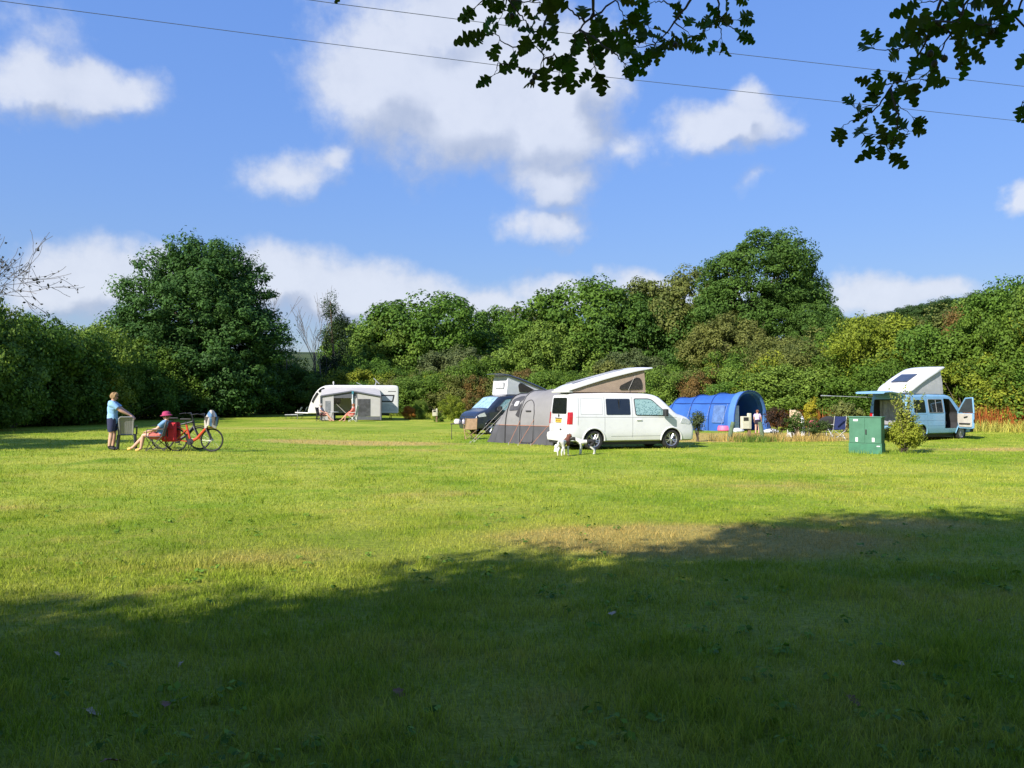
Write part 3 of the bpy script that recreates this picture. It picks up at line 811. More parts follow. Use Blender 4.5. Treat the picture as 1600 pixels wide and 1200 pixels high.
def bough(paths, depth, leaf=.105, every=.040, lab=None, galls=(), root=None, skip=0.0, crown_n=5):
    """twigs given as photograph pixels at a depth in metres; leaves sit in tufts along them"""
    mb = MB(); lv = []; seen = []
    for (pts, r) in paths:
        d0 = depth+rg.normal()*.12
        w3 = [at(px, py-13, d0+.06*i+rg.normal()*.03) for i, (px, py) in enumerate(pts)]
        if seen:      # a side twig starts on the wood already grown
            q0 = at(pts[0][0], pts[0][1]-13, depth)
            near = min(seen, key=lambda q: (q-q0).length)
            w3 = [near]+w3[1:] if (near-q0).length < .35 else [near]+w3
        fine = []
        for a, b in zip(w3[:-1], w3[1:]):
            for k in range(5): fine.append(a.lerp(b, k/5)+Vector(rg.normal(size=3))*.004)
        fine.append(w3[-1]); seen += fine
        if len(seen) == len(fine) and pts[0][1] < -20:      # limb that carries the bough back to the trunk
            q0 = fine[0]; tr0 = Vector((-2.6, -2.2, 4.4)); q1 = Vector((q0.x, q0.y-.35, q0.z+.75))
            limb = [tr0, tr0.lerp(q1, .35)+Vector((0, 0, .7)), tr0.lerp(q1, .7)+Vector((0, 0, .6)), q1, q0]
            mb.tube([OAKI @ q for q in limb], [.06, .045, .032, .02, r], 6)
        n = len(fine)
        mb.tube([OAKI @ q for q in fine], [r*(1-.7*i/(n-1)) for i in range(n)], 6)
        L = sum((fine[i+1]-fine[i]).length for i in range(n-1))
        m = max(2, int(L/(every*1.75))); d = (w3[-1]-w3[0]).normalized()
        for k in range(m+1):
            f = k/m*(n-1); i = min(n-2, int(f)); q = fine[i].lerp(fine[i+1], f-i)
            if rg.rand() < skip: continue
            lv.append((q, d, False))
        for k in range(max(2, crown_n-1)): lv.append((fine[-1], d, True))
    bo = mb.build('bough', M_TWIG, oak, smooth=True)
    for (q, d, tip) in lv:
        dirv = (d*(.9 if tip else .35)+Vector((rg.normal()*.8, rg.normal()*.45, rg.normal()*.8-.25))).normalized()
        nrm = Vector((rg.normal()*.45, -.75+rg.normal()*.35, -.35+rg.normal()*.5)).normalized()
        z = (nrm-dirv*nrm.dot(dirv)).normalized(); y = z.cross(dirv)
        M3 = Matrix((dirv, y, z)).transposed()
        s = leaf*.80*(.72+.5*rg.rand())
        Mw = Matrix.Translation(q+dirv*s*.14) @ M3.to_4x4() @ Matrix.Scale(s, 4)
        o = bpy.data.objects.new('leaf', LEAVES[rg.randint(6)]); COL.objects.link(o)
        o.parent = bo; o.matrix_local = OAKI @ Mw
        o.color = (.045+.03*rg.rand(), .085+.05*rg.rand(), .016, 1)
    for (px, py) in galls:
        o = bpy.data.objects.new('oak_gall', GALL); COL.objects.link(o); o.parent = bo
        o.matrix_local = OAKI @ (Matrix.Translation(at(px, py-13, depth)) @ Matrix.Scale(.015, 4))
    return bo
bough([([(850, -70), (862, 10), (852, 45), (838, 72)], .010), ([(838, 72), (800, 82), (772, 62), (752, 62)], .005), ([(838, 72), (850, 95), (838, 125)], .005),
       ([(800, 84), (782, 105), (772, 125)], .004), ([(838, 72), (868, 92), (875, 118)], .005)], 4.0, 0.147, 0.069, galls=((832, 137), (836, 128)), crown_n=3)
bough([([(780, -60), (775, -10), (745, 15)], .008), ([(790, -20), (805, 20), (822, 40), (830, 55)], .006), ([(775, -5), (800, 8), (845, 10)], .006), ([(790, 10), (782, 35)], .004)], 4.1, 0.134, 0.063, galls=((800, 32),), crown_n=3)
bough([([(930, -80), (928, -5), (925, 40), (930, 70)], .011), ([(925, 40), (900, 60), (895, 88)], .006), ([(930, 66), (955, 85), (978, 108)], .006), ([(928, 60), (925, 90), (930, 112)], .005),
       ([(930, 15), (965, 5), (975, 30)], .006), ([(925, 20), (895, 25), (880, 10)], .006), ([(940, 58), (958, 55), (985, 60)], .004)], 3.8, 0.141, 0.057, crown_n=4)
bough([([(1095, -70), (1085, 0), (1055, 45), (1026, 76)], .009), ([(1026, 76), (1000, 82)], .004), ([(1026, 76), (1020, 92)], .003), ([(1026, 70), (1016, 50)], .004), ([(1040, 66), (1062, 80), (1078, 78)], .003),
       ([(1058, 40), (1080, 62)], .004), ([(1075, 10), (1040, 8), (1022, 10)], .005)], 4.2, 0.122, 0.069, galls=((1058, 78),), crown_n=2)
bough([([(1110, -70), (1126, 5), (1128, 45), (1130, 66)], .007), ([(1128, 40), (1105, 56)], .004), ([(1128, 45), (1155, 58)], .004), ([(1128, 28), (1155, 38)], .004), ([(1120, -10), (1150, 5)], .005)], 4.3, 0.122, 0.069, crown_n=3)
bough([([(1500, -90), (1482, 0), (1455, 65), (1420, 135)], .010), ([(1420, 135), (1395, 140), (1372, 138)], .004), ([(1420, 135), (1445, 132)], .004), ([(1412, 150), (1380, 175), (1350, 195), (1322, 205)], .005),
       ([(1412, 150), (1408, 190), (1405, 215), (1392, 246)], .006), ([(1405, 200), (1425, 215)], .003), ([(1408, 175), (1430, 192)], .003), ([(1405, 215), (1380, 232)], .004), ([(1372, 182), (1340, 178)], .003), ([(1385, 205), (1352, 218)], .003)], 3.7, 0.128, 0.086, crown_n=2)
bough([([(1455, 62), (1425, 80), (1400, 86), (1370, 84)], .005), ([(1410, 84), (1415, 56)], .003), ([(1455, 65), (1440, 90)], .003)], 3.7, 0.128, 0.081, crown_n=3)
bough([([(1560, -80), (1530, -10), (1495, 55), (1470, 100)], .009), ([(1530, -10), (1480, 5), (1448, 10)], .006), ([(1500, 45), (1465, 40), (1445, 50)], .006), ([(1495, 55), (1515, 75), (1518, 90)], .005), ([(1505, 30), (1545, 45), (1560, 45)], .006)], 3.6, 0.141, 0.057, galls=((1466, 108), (1482, 100), (1460, 92), (1526, 60), (1548, 52), (1556, 56)), crown_n=4)
bough([([(1640, -60), (1590, 0), (1560, 35)], .008), ([(1640, -20), (1600, 25), (1570, 42)], .007), ([(1580, -20), (1540, 0), (1520, 12)], .006), ([(1680, 120), (1640, 150), (1604, 168)], .005)], 3.5, 0.141, 0.057, crown_n=4)
bough([([(570, -80), (550, -42), (534, -14)], .004), ([(550, -42), (505, -30)], .004)], 4.0, 0.095, 0.5, crown_n=1)
# ------------------------------------------------------------------ vans
M_TYRE = mat('tyre', (.018, .018, .018), .85, var=.3, scale=20, bump=.3)
M_ALLOY = mat('alloy', (.55, .56, .58), .32, .85, var=.1)
M_BLACKP = mat('black_plastic', (.022, .022, .024), .55, var=.2)
M_GLASSD = mat('tinted_glass', (.012, .014, .016), .06, var=.15, spec=.7, coat=.6)
M_GLASS = mat('window_glass', (.05, .06, .065), .05, var=.1, spec=.8, coat=.6)
M_WHITE = mat('white_paint', (.68, .68, .69), .3, var=.03, scale=2, coat=.5)
M_NAVY = mat('navy_paint', (.018, .024, .042), .25, var=.1, scale=2, coat=.7)
M_BLUEP = mat('pale_blue_paint', (.19, .37, .57), .32, var=.05, scale=2, coat=.45)
M_SEAM = mat('panel_gap', (.10, .10, .10), .8, var=.1)
M_SEAMB = mat('panel_gap_blue', (.10, .18, .27), .8, var=.1)
M_REDL = mat('red_lamp', (.42, .012, .015), .15, var=.2, scale=30, coat=.6)
M_CLEARL = mat('clear_lamp', (.66, .68, .70), .12, .25, var=.2, scale=25, coat=.6)
M_YPLATE = mat('yellow_plate', (.74, .46, .05), .45, var=.05)
M_INSIDE = mat('dark_interior', (.02, .02, .022), .8, var=.3)
M_TANC = mat('tan_canvas', (.40, .30, .23), .85, var=.08, scale=4, bump=.25, bscale=70, trans=.2)
M_GREYC = mat('grey_canvas', (.52, .52, .54), .85, var=.08, scale=4, bump=.25, bscale=70, trans=.15)
M_PALEC = mat('pale_canvas', (.66, .67, .70), .85, var=.06, scale=4, bump=.25, bscale=70, trans=.15)
M_MESHW = mat('mesh_window', (.03, .025, .022), .6, var=.3, scale=12)
M_STEEL = mat('steel', (.5, .5, .5), .35, .9, var=.1)
M_TRIM = mat('beige_trim', (.46, .43, .38), .75, var=.08, bump=.15)
def blind_mat():
    m = bpy.data.materials.new('patterned_blind'); m.use_nodes = True
    t = NT(m.node_tree); tcn = t.n('ShaderNodeTexCoord')
    vo = t.n('ShaderNodeTexVoronoi'); vo.inputs['Scale'].default_value = 16; vo.inputs['Randomness'].default_value = .55
    t.l(t.vm('MULTIPLY', tcn.outputs['Object'], (1, .3, 1.6)), vo.inputs['Vector'])
    b = t.n('ShaderNodeBsdfPrincipled'); out = t.n('ShaderNodeOutputMaterial')
    t.l(t.mix(t.ss(vo.outputs['Distance'], .28, .42), (.02, .09, .10), (.28, .43, .43)), b.inputs['Base Color'])
    b.inputs['Roughness'].default_value = .25; b.inputs['Coat Weight'].default_value = .8
    t.l(b.outputs[0], out.inputs[0]); return m
M_BLIND = blind_mat()
M_SILVB = mat('silver_screen', (.42, .62, .72), .3, .35, var=.25, scale=3, coat=.8)

class Shell:
    """closed van or caravan body: sections lofted along x (x=0 rear, y left, z up)"""
    def __init__(s, L, top, zb, W0, belt, tumble, ftaper, rc=.14, shear=.10, rt=.05, fl=1.3, tuck=.07):
        s.L, s.zb, s.W0, s.belt, s.tum, s.ft, s.rc, s.sh, s.rt, s.fl, s.tuck = L, zb, W0, belt, tumble, ftaper, rc, shear, rt, fl, tuck
        s.tx, s.tz = [p[0] for p in top], [p[1] for p in top]
    def top(s, x): return float(np.interp(x, s.tx, s.tz))
    def W(s, x, z):
        w_ = s.W0-s.tum*max(0, z-s.belt)**1.15-s.tuck*max(0, (.62-z)/.35)**2
        t = max(0, (x-(s.L-s.fl))/s.fl); w_ -= s.ft*t**2.3
        t = max(0, (.35-x)/.35); w_ -= s.rt*t**2
        return w_
    def P(s, x, y, z):
        return Vector((x+s.sh*min(1, max(0, (z-.75)/1.2))*max(0, 1-x/.6), y, z))
    def ring(s, x, e=0.0):
        zt = s.top(x); zb = s.zb; rc = min(s.rc, (zt-zb)*.35)
        h = [(0, zb), (s.W(x, zb)*.85, zb), (s.W(x, zb+.05), zb+.05)]
        n = 11
        for i in range(1, n+1):
            z = zb+.05+(zt-rc-zb-.05)*i/n; h.append((s.W(x, z), z))
        w1 = s.W(x, zt-rc)
        for i in range(1, 6):
            a = PI/2*i/5; h.append((w1-rc*1.2*(1-math.cos(a)), zt-rc+rc*math.sin(a)))
        h += [((w1-rc*1.2)*.5, zt+.022), (0, zt+.03)]
        zc = (zt+zb)/2
        h = [(y*(1-e), zc+(z-zc)*(1-e)) for y, z in h]
        return [s.P(x, y, z) for y, z in h]+[s.P(x, -y, z) for y, z in h[-2:0:-1]]
    def body(s, m, cutters=(), name='body'):
        xs = [0, .015, .04, .08]+list(np.arange(.16, s.L-.5, .14))+list(np.linspace(s.L-.48, s.L-.06, 12))+[s.L-.03, s.L-.01, s.L]
        rings = []
        for x in xs:
            d = min(x, s.L-x); e = .045*(1-math.sqrt(max(0, 1-max(0, 1-d/.09)**2)))
            rings.append(s.ring(x, e))
        mb = MB(); mb.loft(rings)
        o = mb.build(name, m, None, smooth=True)
        if cutters: boolean(o, cutters)
        return o
    def side(s, poly, sd, off=.006, th=.02, name='panel', m=None, parent=None, sub=None):
        """panel lying on the side wall; poly in (x, z)"""
        a = [s.P(x, sd*(s.W(x, z)+off), z) for x, z in poly]
        mb = MB(); mb.prism(a, (0, -sd*th, 0)); return mb.build(name, m, parent)
    def seam(s, pts, sd, wd=.010, off=.0025):
        mb = MB(); fine = []
        for (a, b) in zip(pts[:-1], pts[1:]):
            n = max(1, int(math.dist(a, b)/.12))
            fine += [(a[0]+(b[0]-a[0])*i/n, a[1]+(b[1]-a[1])*i/n) for i in range(n)]
        fine.append(pts[-1])
        mb.tube([s.P(x, sd*(s.W(x, z)+off-wd*.5), z) for x, z in fine], wd*.62, 4)
        return mb
    def rear(s, poly, off=.006, th=.02, name='panel', m=None, parent=None):
        a = [s.P(0, y, z)+Vector((-off, 0, 0)) for y, z in poly]
        mb = MB(); mb.prism(a, (th, 0, 0)); return mb.build(name, m, parent)
    def over(s, x0, x1, w0, w1, off=.012, name='windscreen', m=None, parent=None, n=10, z_in=0.0):
        """pane that follows the roofline from x0 to x1"""
        rows = []
        for i in range(n+1):
            x = x0+(x1-x0)*i/n; hw = w0+(w1-w0)*i/n
            d = s.top(x+.03)-s.top(x-.03); nrm = Vector((-d, 0, .06)).normalized()
            rows.append([s.P(x, hw*k/4, s.top(x)+.03-.02*abs(k/4)**2)+nrm*off for k in range(-4, 5)])
        mb = MB(); mb.loft(rows, closed=False, cap=False)
        return mb.build(name, m, parent, smooth=True, solid=.015)
def boolean(o, cutters):
    for c in cutters:
        md = o.modifiers.new('cut', 'BOOLEAN'); md.operation = 'DIFFERENCE'; md.object = c; md.solver = 'EXACT'
        try: md.material_mode = 'TRANSFER'
        except Exception: pass
    bpy.context.view_layer.update()
    dg = bpy.context.evaluated_depsgraph_get()
    me = bpy.data.meshes.new_from_object(o.evaluated_get(dg))
    o.modifiers.clear(); o.data = me
    for c in cutters: bpy.data.objects.remove(c)
def cyl_cut(x, r, y0, y1, z):
    mb = MB(); mb.lathe([(r, y0), (r, y1)], 28, Matrix.Translation((x, 0, z)) @ Matrix.Rotation(-PI/2, 4, 'X'))
    return mb.build('cutter', M_INSIDE, None)
def prism_cut(poly, y0, y1):
    mb = MB(); mb.prism([(x, y0, z) for x, z in poly], (0, y1-y0, 0)); return mb.build('cutter', M_INSIDE, None)
def wheel(parent, x, y, r, wd, spokes=10, m_rim=None, hub=False):
    sd = 1 if y > 0 else -1
    M = Matrix.Rotation(-PI/2*sd, 4, 'X')
    mb = MB(); k = wd/2
    ri = r*.68
    mb.lathe([(ri, -k*.85), (r*.86, -k), (r*.965, -k*.9), (r, -k*.55), (r, k*.55), (r*.965, k*.9), (r*.86, k), (ri, k*.85), (ri*.97, k*.4), (ri*.97, -k*.6), (ri, -k*.85)], 30, M, caps=False)
    tw = mb.build('wheel', M_TYRE, parent, smooth=True, loc=(x, y, r-.015))
    mb = MB()
    mb.lathe([(ri*1.0, k*.8), (ri*.93, k*.74), (ri*.9, k*.2), (ri*.9, -k*.5), (ri*.99, -k*.5)], 30, M, caps=False)
    if spokes:
        for i in range(spokes):
            a = 2*PI*i/spokes+(.12 if i % 2 else -.12); c = Vector((math.cos(a), math.sin(a), 0))
            mb.tube([M @ (c*ri*.12+Vector((0, 0, k*.62))), M @ (c*ri*.95+Vector((0, 0, k*.66)))], [r*.05, r*.042], 5)
    else:
        mb.lathe([(ri*.92, k*.5), (ri*.7, k*.62), (ri*.45, k*.5), (ri*.2, k*.7), (.01, k*.72)], 24, M, caps=False)
    mb.lathe([(ri*.24, k*.3), (ri*.24, k*.68), (ri*.12, k*.78), (.004, k*.78)], 14, M)
    mb.build('rim', m_rim or M_ALLOY, tw, smooth=True)
    mb = MB(); mb.lathe([(ri*.88, -k*.2), (ri*.88, -k*.1), (.01, -k*.1)], 20, M); mb.build('brake_disc', M_BLACKP, tw)
    return tw
def arch_lip(sh, parent, x, z, r, sd, m):
    mb = MB(); pts = []
    for i in range(19):
        a = PI*(-.02+1.04*i/18); px_, pz = x+r*math.cos(a), z+r*math.sin(a)
        pts.append(sh.P(px_, sd*(sh.W(px_, pz)-.004), pz))
    mb.tube(pts, .028, 6); return mb.build('wheel_arch', m, parent, smooth=True)
def poptop(van, x0, x1, wd, zr, tilt, m_shell, m_canvas, th=.10, over=.32, ridge=None, front_c=None, m_stripe=None):
    """lifting roof hinged at x0: hard shell and canvas walls below it"""
    L = x1-x0; ca, sa = math.cos(tilt), math.sin(tilt)
    def T(u, y, v): return Vector((x0+u*ca-v*sa, y, zr+.05+u*sa+v*ca))
    rows = []
    for i in range(13):
        t = i/12; u = (L+over)*t
        hw = wd*(1-.10*max(0, (t-.72)/.28)**2-.05*max(0, (.12-t)/.12)**2)
        lift = .05*math.sin(PI*min(1, t*1.05))-(.03*max(0, (t-.85)/.15))
        hth = th*(1-.65*max(0, (t-.8)/.2)**1.5)*(1-.4*max(0, (.08-t)/.08))
        sec = [(-hw, .0), (-hw*1.0, hth*.45), (-hw*.93, hth*.9), (-hw*.6, hth*1.15), (0, hth*1.25), (hw*.6, hth*1.15), (hw*.93, hth*.9), (hw, hth*.45), (hw, 0), (hw*.5, .0), (-hw*.5, .0)]
        rows.append([T(u, y, v+lift) for y, v in sec])
    mb = MB(); mb.loft(rows)
    shl = mb.build('lifting_roof', m_shell, van, smooth=True)
    # canvas walls
    lo, hi = [], []
    wl = wd*.90
    N = 14
    for k in range(N+1): lo.append((x0+.15+(L-.2)*k/N, -wl, zr)); u = (.15+(L-.22)*k/N)/ca; hi.append(T(min(u, L), -wl*.97, .02+.05*math.sin(PI*min(1, k/N))))
    for k in range(1, 6): y = -wl+2*wl*k/6; lo.append((x0+L-.05, y, zr)); hi.append(T(L*.985, y*.97, .03))
    for k in range(N, -1, -1): lo.append((x0+.15+(L-.2)*k/N, wl, zr)); u = (.15+(L-.22)*k/N)/ca; hi.append(T(min(u, L), wl*.97, .02+.05*math.sin(PI*min(1, k/N))))
    mb = MB()
    lo = [Vector(p) for p in lo]
    mid = [a.lerp(b, .5)+Vector((0, (.025 if a.y > 0 else -.025 if a.y < 0 else 0), 0)) for a, b in zip(lo, hi)]
    mb.loft([lo, mid, hi], closed=True, cap=False)
    cv = mb.build('roof_canvas', m_canvas, van, smooth=True, solid=.006)
    return shl, cv, T

T6 = Shell(4.9, [(0, 1.90), (.25, 1.94), (1.5, 1.965), (2.9, 1.95), (3.2, 1.925), (3.42, 1.87), (3.55, 1.80), (3.9, 1.50), (4.12, 1.29), (4.2, 1.24), (4.35, 1.20), (4.6, 1.12), (4.74, 1.04), (4.83, .93), (4.88, .80), (4.9, .64)], .27, .95, 1.15, .155, .115)
def build_T6(van, paint, seamm, side_vis, dark=False):
    xr, xf, zr_ = .96, 3.96, .335
    cut = [cyl_cut(xr, .405, -1.2, -.62, zr_), cyl_cut(xr, .405, .62, 1.2, zr_), cyl_cut(xf, .405, -1.2, -.60, zr_), cyl_cut(xf, .405, .60, 1.2, zr_)]
    b = T6.body(paint, cut); b.parent = van
    for x in (xr, xf):
        for sd in (-1, 1):
            wheel(van, x, sd*.80, .342, .225, 10)
            arch_lip(T6, van, x, zr_, .415, sd, paint)
    for sd in (-1, 1):
        mb = MB()
        for pts in ([(1.25+.35, .46), (3.50, .46)], [(.25, 1.13), (4.15, 1.10)], [(2.42, .42), (2.42, 1.83)], [(1.36, .60), (1.36, 1.83)], [(.36, .85), (.36, 1.8)]):
            q = T6.seam(pts, sd); mb.add(q.v, q.f)
        sm = mb.build('panel_seams', seamm, van); tag(sm, kind='stuff')
        # windows: rear quarter is blank, middle one dark, front one in the door
        T6.side(round_poly([(1.42, 1.20), (2.34, 1.20), (2.34, 1.76), (1.42, 1.76)], .05), sd, .008, name='side_window', m=M_GLASSD, parent=van)
        wq = round_poly([(2.54, 1.19), (3.72, 1.17), (3.66, 1.32), (3.20, 1.72), (3.05, 1.76), (2.50, 1.76)], .06)
        T6.side(wq, sd, .010, name='door_window', m=M_BLIND, parent=van)
        mb = MB(); mb.tube([T6.P(x, sd*(T6.W(x, z)+.010), z) for x, z in wq], .014, 5, closed=True); mb.build('window_seal', M_BLACKP, van)
        h = MB(); h.box((2.66, sd*(T6.W(2.66, 1.02)+.02), 1.02), (.20, .03, .035)); h.build('door_handle', paint if not dark else M_BLACKP, van, bevel=.008)
        mr = MB(); mr.box((3.62, sd*(T6.W(3.6, 1.2)+.17), 1.27), (.13, .22, .26)); mo = mr.build('mirror', M_BLACKP, van, bevel=.04, seg=3)
        mr = MB(); mr.tube([(3.66, sd*(T6.W(3.66, 1.2)-.02), 1.17), (3.63, sd*(T6.W(3.6, 1.2)+.12), 1.20)], .035, 7); mr.build('mirror_arm', M_BLACKP, mo)
        # head and tail lamps
        hl = [(4.30, .90), (4.70, .86), (4.76, .94), (4.62, 1.02), (4.40, 1.09)]
        T6.side(round_poly(hl, .03), sd, .012, .03, 'headlight', M_CLEARL, van)
        tl = MB()
        z0, z1 = .88, 1.30
        for (xa, xb) in [(0, .16)]:
            rows = []
            for z in np.linspace(z0, z1, 6):
                rows.append([T6.P(-.012, sd*(T6.W(0, z)-.10), z), T6.P(-.014, sd*(T6.W(0, z)-.02), z), T6.P(.03, sd*(T6.W(.03, z)+.012), z), T6.P(.15, sd*(T6.W(.15, z)+.010), z), T6.P(.15, sd*(T6.W(.15, z)-.03), z), T6.P(.03, sd*(T6.W(.03, z)-.06), z)])
            tl.loft(rows)
        tl.build('tail_light', M_REDL, van, bevel=.01)
    # rear: window, plate, handle strip, badge, bumper
    wr = round_poly([(-.70, 1.24), (.70, 1.24), (.64, 1.80), (-.64, 1.80)], .08)
    T6.rear(wr, .012, .03, 'rear_window', M_GLASSD, van)
    pl = T6.rear([(-.26, .94), (.26, .94), (.26, 1.05), (-.26, 1.05)], .022, .02, 'number_plate', M_YPLATE, van)
    mb = MB()
    for i, y in enumerate((-.20, -.14, -.06, 0.0, .08, .13, .19)): mb.box((T6.P(0, 0, 1).x-.024, y, .995), (.006, .028 if i % 2 else .02, .06))
    tag(mb.build('plate_characters', M_BLACKP, pl), kind='stuff')
    mb = MB(); mb.box((T6.P(0, 0, 1.09).x-.02, 0, 1.085), (.03, .64, .025)); mb.build('tailgate_handle', M_STEEL, van, bevel=.006)
    mb = MB(); mb.lathe([(.055, 0), (.055, .012), (.045, .016), (.004, .016)], 18, Matrix.Translation(T6.P(-.008, 0, 1.17)) @ Matrix.Rotation(-PI/2, 4, 'Y')); mb.build('badge', M_BLACKP, van, smooth=True)
    bmp = MB(); bmp.loft([[T6.P(-.05-.02*math.cos(t*1.4), t*.93, .30), T6.P(-.07-.02*math.cos(t*1.4), t*.94, .45), T6.P(-.05-.02*math.cos(t*1.4), t*.94, .56), T6.P(.05, t*.94, .60), T6.P(.05, t*.92, .30)] for t in np.linspace(-1, 1, 9)])
    bmp.build('rear_bumper', paint, van, smooth=True)
    mb = MB(); mb.box((.10, 0, .255), (.28, 1.6, .10)); mb.build('underbody', M_BLACKP, van)
    mb = MB(); mb.box((T6.P(0, 0, .7).x-.012, -.25, .70), (.02, .12, .05)); mb.build('towing_cover', M_BLACKP, van)
    T6.over(3.50, 4.14, .70, .80, .012, 'windscreen', M_SILVB if dark else M_GLASS, van)
    g_ = MB(); g_.loft([[Vector((4.80+.05*math.cos(t), t*.74, .34)), Vector((4.85+.05*math.cos(t), t*.76, .50)), Vector((4.84+.05*math.cos(t), t*.76, .60)), Vector((4.72, t*.76, .60)), Vector((4.72, t*.74, .34))] for t in np.linspace(-1, 1, 9)])
    g_.build('front_bumper', paint if not dark else M_NAVY, van, smooth=True)
    mb = MB()
    for z in (.72, .80, .88): mb.box((4.855-.1*(z-.72), 0, z), (.04, 1.18, .03))
    mb.build('grille', M_BLACKP, van)
    mb = MB(); mb.box((2.45, 0, .22), (2.4, 1.5, .12)); mb.build('chassis', M_BLACKP, van)

wv = thing('campervan', 'white campervan with tan canvas under its raised white roof', 'van', (1.62, 28.1, g(3, 28)), R(18))
build_T6(wv, M_WHITE, M_SEAM, -1)
for sd in (-1,):
    mb = T6.seam([(.46, 1.22), (1.28, 1.22), (1.28, 1.76), (.46, 1.76), (.46, 1.22)], sd, .008); mb.build('blank_panel_edge', M_SEAM, wv)
    mb = MB(); mb.box((1.91, sd*(T6.W(1.9, 1.48)+.012), 1.48), (.022, .012, .54)); mb.build('window_divider', M_BLACKP, wv)
shl, cv, T = poptop(wv, .12, 3.10, .78, 1.985, R(14.6), M_WHITE, M_TANC, .12, .34)
# arched mesh window in the canvas, strut, dark channel along the shell, hinge cover
for sd in (-1, 1):
    aw = [(2.02, 2.08), (2.90, 2.10), (2.90, 2.32), (2.84, 2.48), (2.72, 2.52), (2.55, 2.45), (2.05, 2.22)]
    mb = MB(); mb.prism([(x, sd*(.735-.0*z), z) for x, z in round_poly(aw, .07)], (0, -sd*.03, 0)); mb.build('canvas_window', M_MESHW, wv)
    mb = MB(); mb.tube([(2.35, sd*.75, 2.05), (2.62, sd*.75, 2.58)], .008, 5); mb.build('strut', mat('strut_grey', (.22, .21, .2), .5), wv)
for y in (-.30, .30):
    mb = MB(); mb.loft([[T(u, y-.05, .20), T(u, y+.05, .20), T(u, y+.05, .175), T(u, y-.05, .175)] for u in np.linspace(.35, 2.35, 8)]); mb.build('roof_rail', mat('rail_grey', (.25, .26, .28), .4, .5), wv)
mb = MB(); mb.box((.16, 0, 2.01), (.30, 1.36, .07)); mb.build('hinge_cover', M_WHITE, wv, bevel=.02)
mb = MB(); mb.lathe([(.085, 0), (.075, .02), (.05, .14), (.06, .16), (.055, .2), (.01, .24)], 12); o = mb.build('water_bottle', mat('white_plastic', (.8, .8, .78), .45, var=.05), None, smooth=True)
p = gp(869, 26.7); o.location = p; tag(o, 'small white bottle on the grass under the white campervan rear', 'bottle')

dv = thing('dark_van', 'dark navy campervan with pale canvas under its raised dark roof', 'van', (1.9, 42.4, g(0, 41)), R(212))
build_T6(dv, M_NAVY, M_BLACKP, 1, dark=True)
shl, cv, T = poptop(dv, .25, 3.05, .78, 1.985, R(18), mat('dark_shell', (.035, .037, .042), .35, var=.1, coat=.4), M_PALEC, .10, .45)
aw = [(1.30, 2.10), (2.25, 2.10), (2.32, 2.45), (2.2, 2.58), (2.0, 2.52), (1.34, 2.22)]
for sd in (-1, 1):
    mb = MB(); mb.prism([(x, sd*.735, z) for x, z in round_poly(aw, .06)], (0, -sd*.03, 0)); mb.build('canvas_window', M_MESHW, dv)
mb = MB(); mb.prism([(3.01, y, z) for y, z in round_poly([(-.42, 2.30), (.42, 2.30), (.42, 2.62), (-.42, 2.62)], .05)], (-.03, 0, 0)); mb.build('canvas_vent', mat('vent_grey', (.42, .43, .45), .8), dv)

# ---- pale blue older van, tailgate up and driver's door open
T4 = Shell(4.65, [(0, 1.86), (.25, 1.91), (1.5, 1.94), (2.7, 1.93), (2.95, 1.90), (3.1, 1.84), (3.72, 1.24), (3.85, 1.16), (4.1, 1.10), (4.4, 1.02), (4.52, .92), (4.6, .78), (4.65, .62)], .27, .92, 1.12, .15, .12, rc=.12, shear=.06)
bv = thing('blue_van', 'pale blue campervan with tailgate and front door open and white roof raised', 'van', (15.65, 33.35, g(17, 34)), R(29.5))
xr, xf, zr_ = .93, 3.72, .315
door_poly = [(2.50, .50), (3.30, .50), (3.42, .72), (3.42, 1.10), (3.40, 1.18), (2.92, 1.74), (2.50, 1.76)]
cut = [cyl_cut(xr, .385, -1.2, -.58, zr_), cyl_cut(xr, .385, .58, 1.2, zr_), cyl_cut(xf, .385, -1.2, -.58, zr_), cyl_cut(xf, .385, .58, 1.2, zr_),
       prism_cut(round_poly(door_poly, .05), -1.3, .55)]
rc_ = MB(); rc_.prism([(-.6, y, z) for y, z in round_poly([(-.72, .62), (.72, .62), (.66, 1.72), (-.66, 1.72)], .08)], (2.6, 0, 0)); cut.append(rc_.build('cutter', M_INSIDE, None))
b = T4.body(M_BLUEP, cut); b.parent = bv
for x in (xr, xf):
    for sd in (-1, 1):
        wheel(bv, x, sd*.78, .318, .20, 0, mat('steel_wheel', (.38, .38, .39), .45, .6)); arch_lip(T4, bv, x, zr_, .39, sd, M_BLUEP)
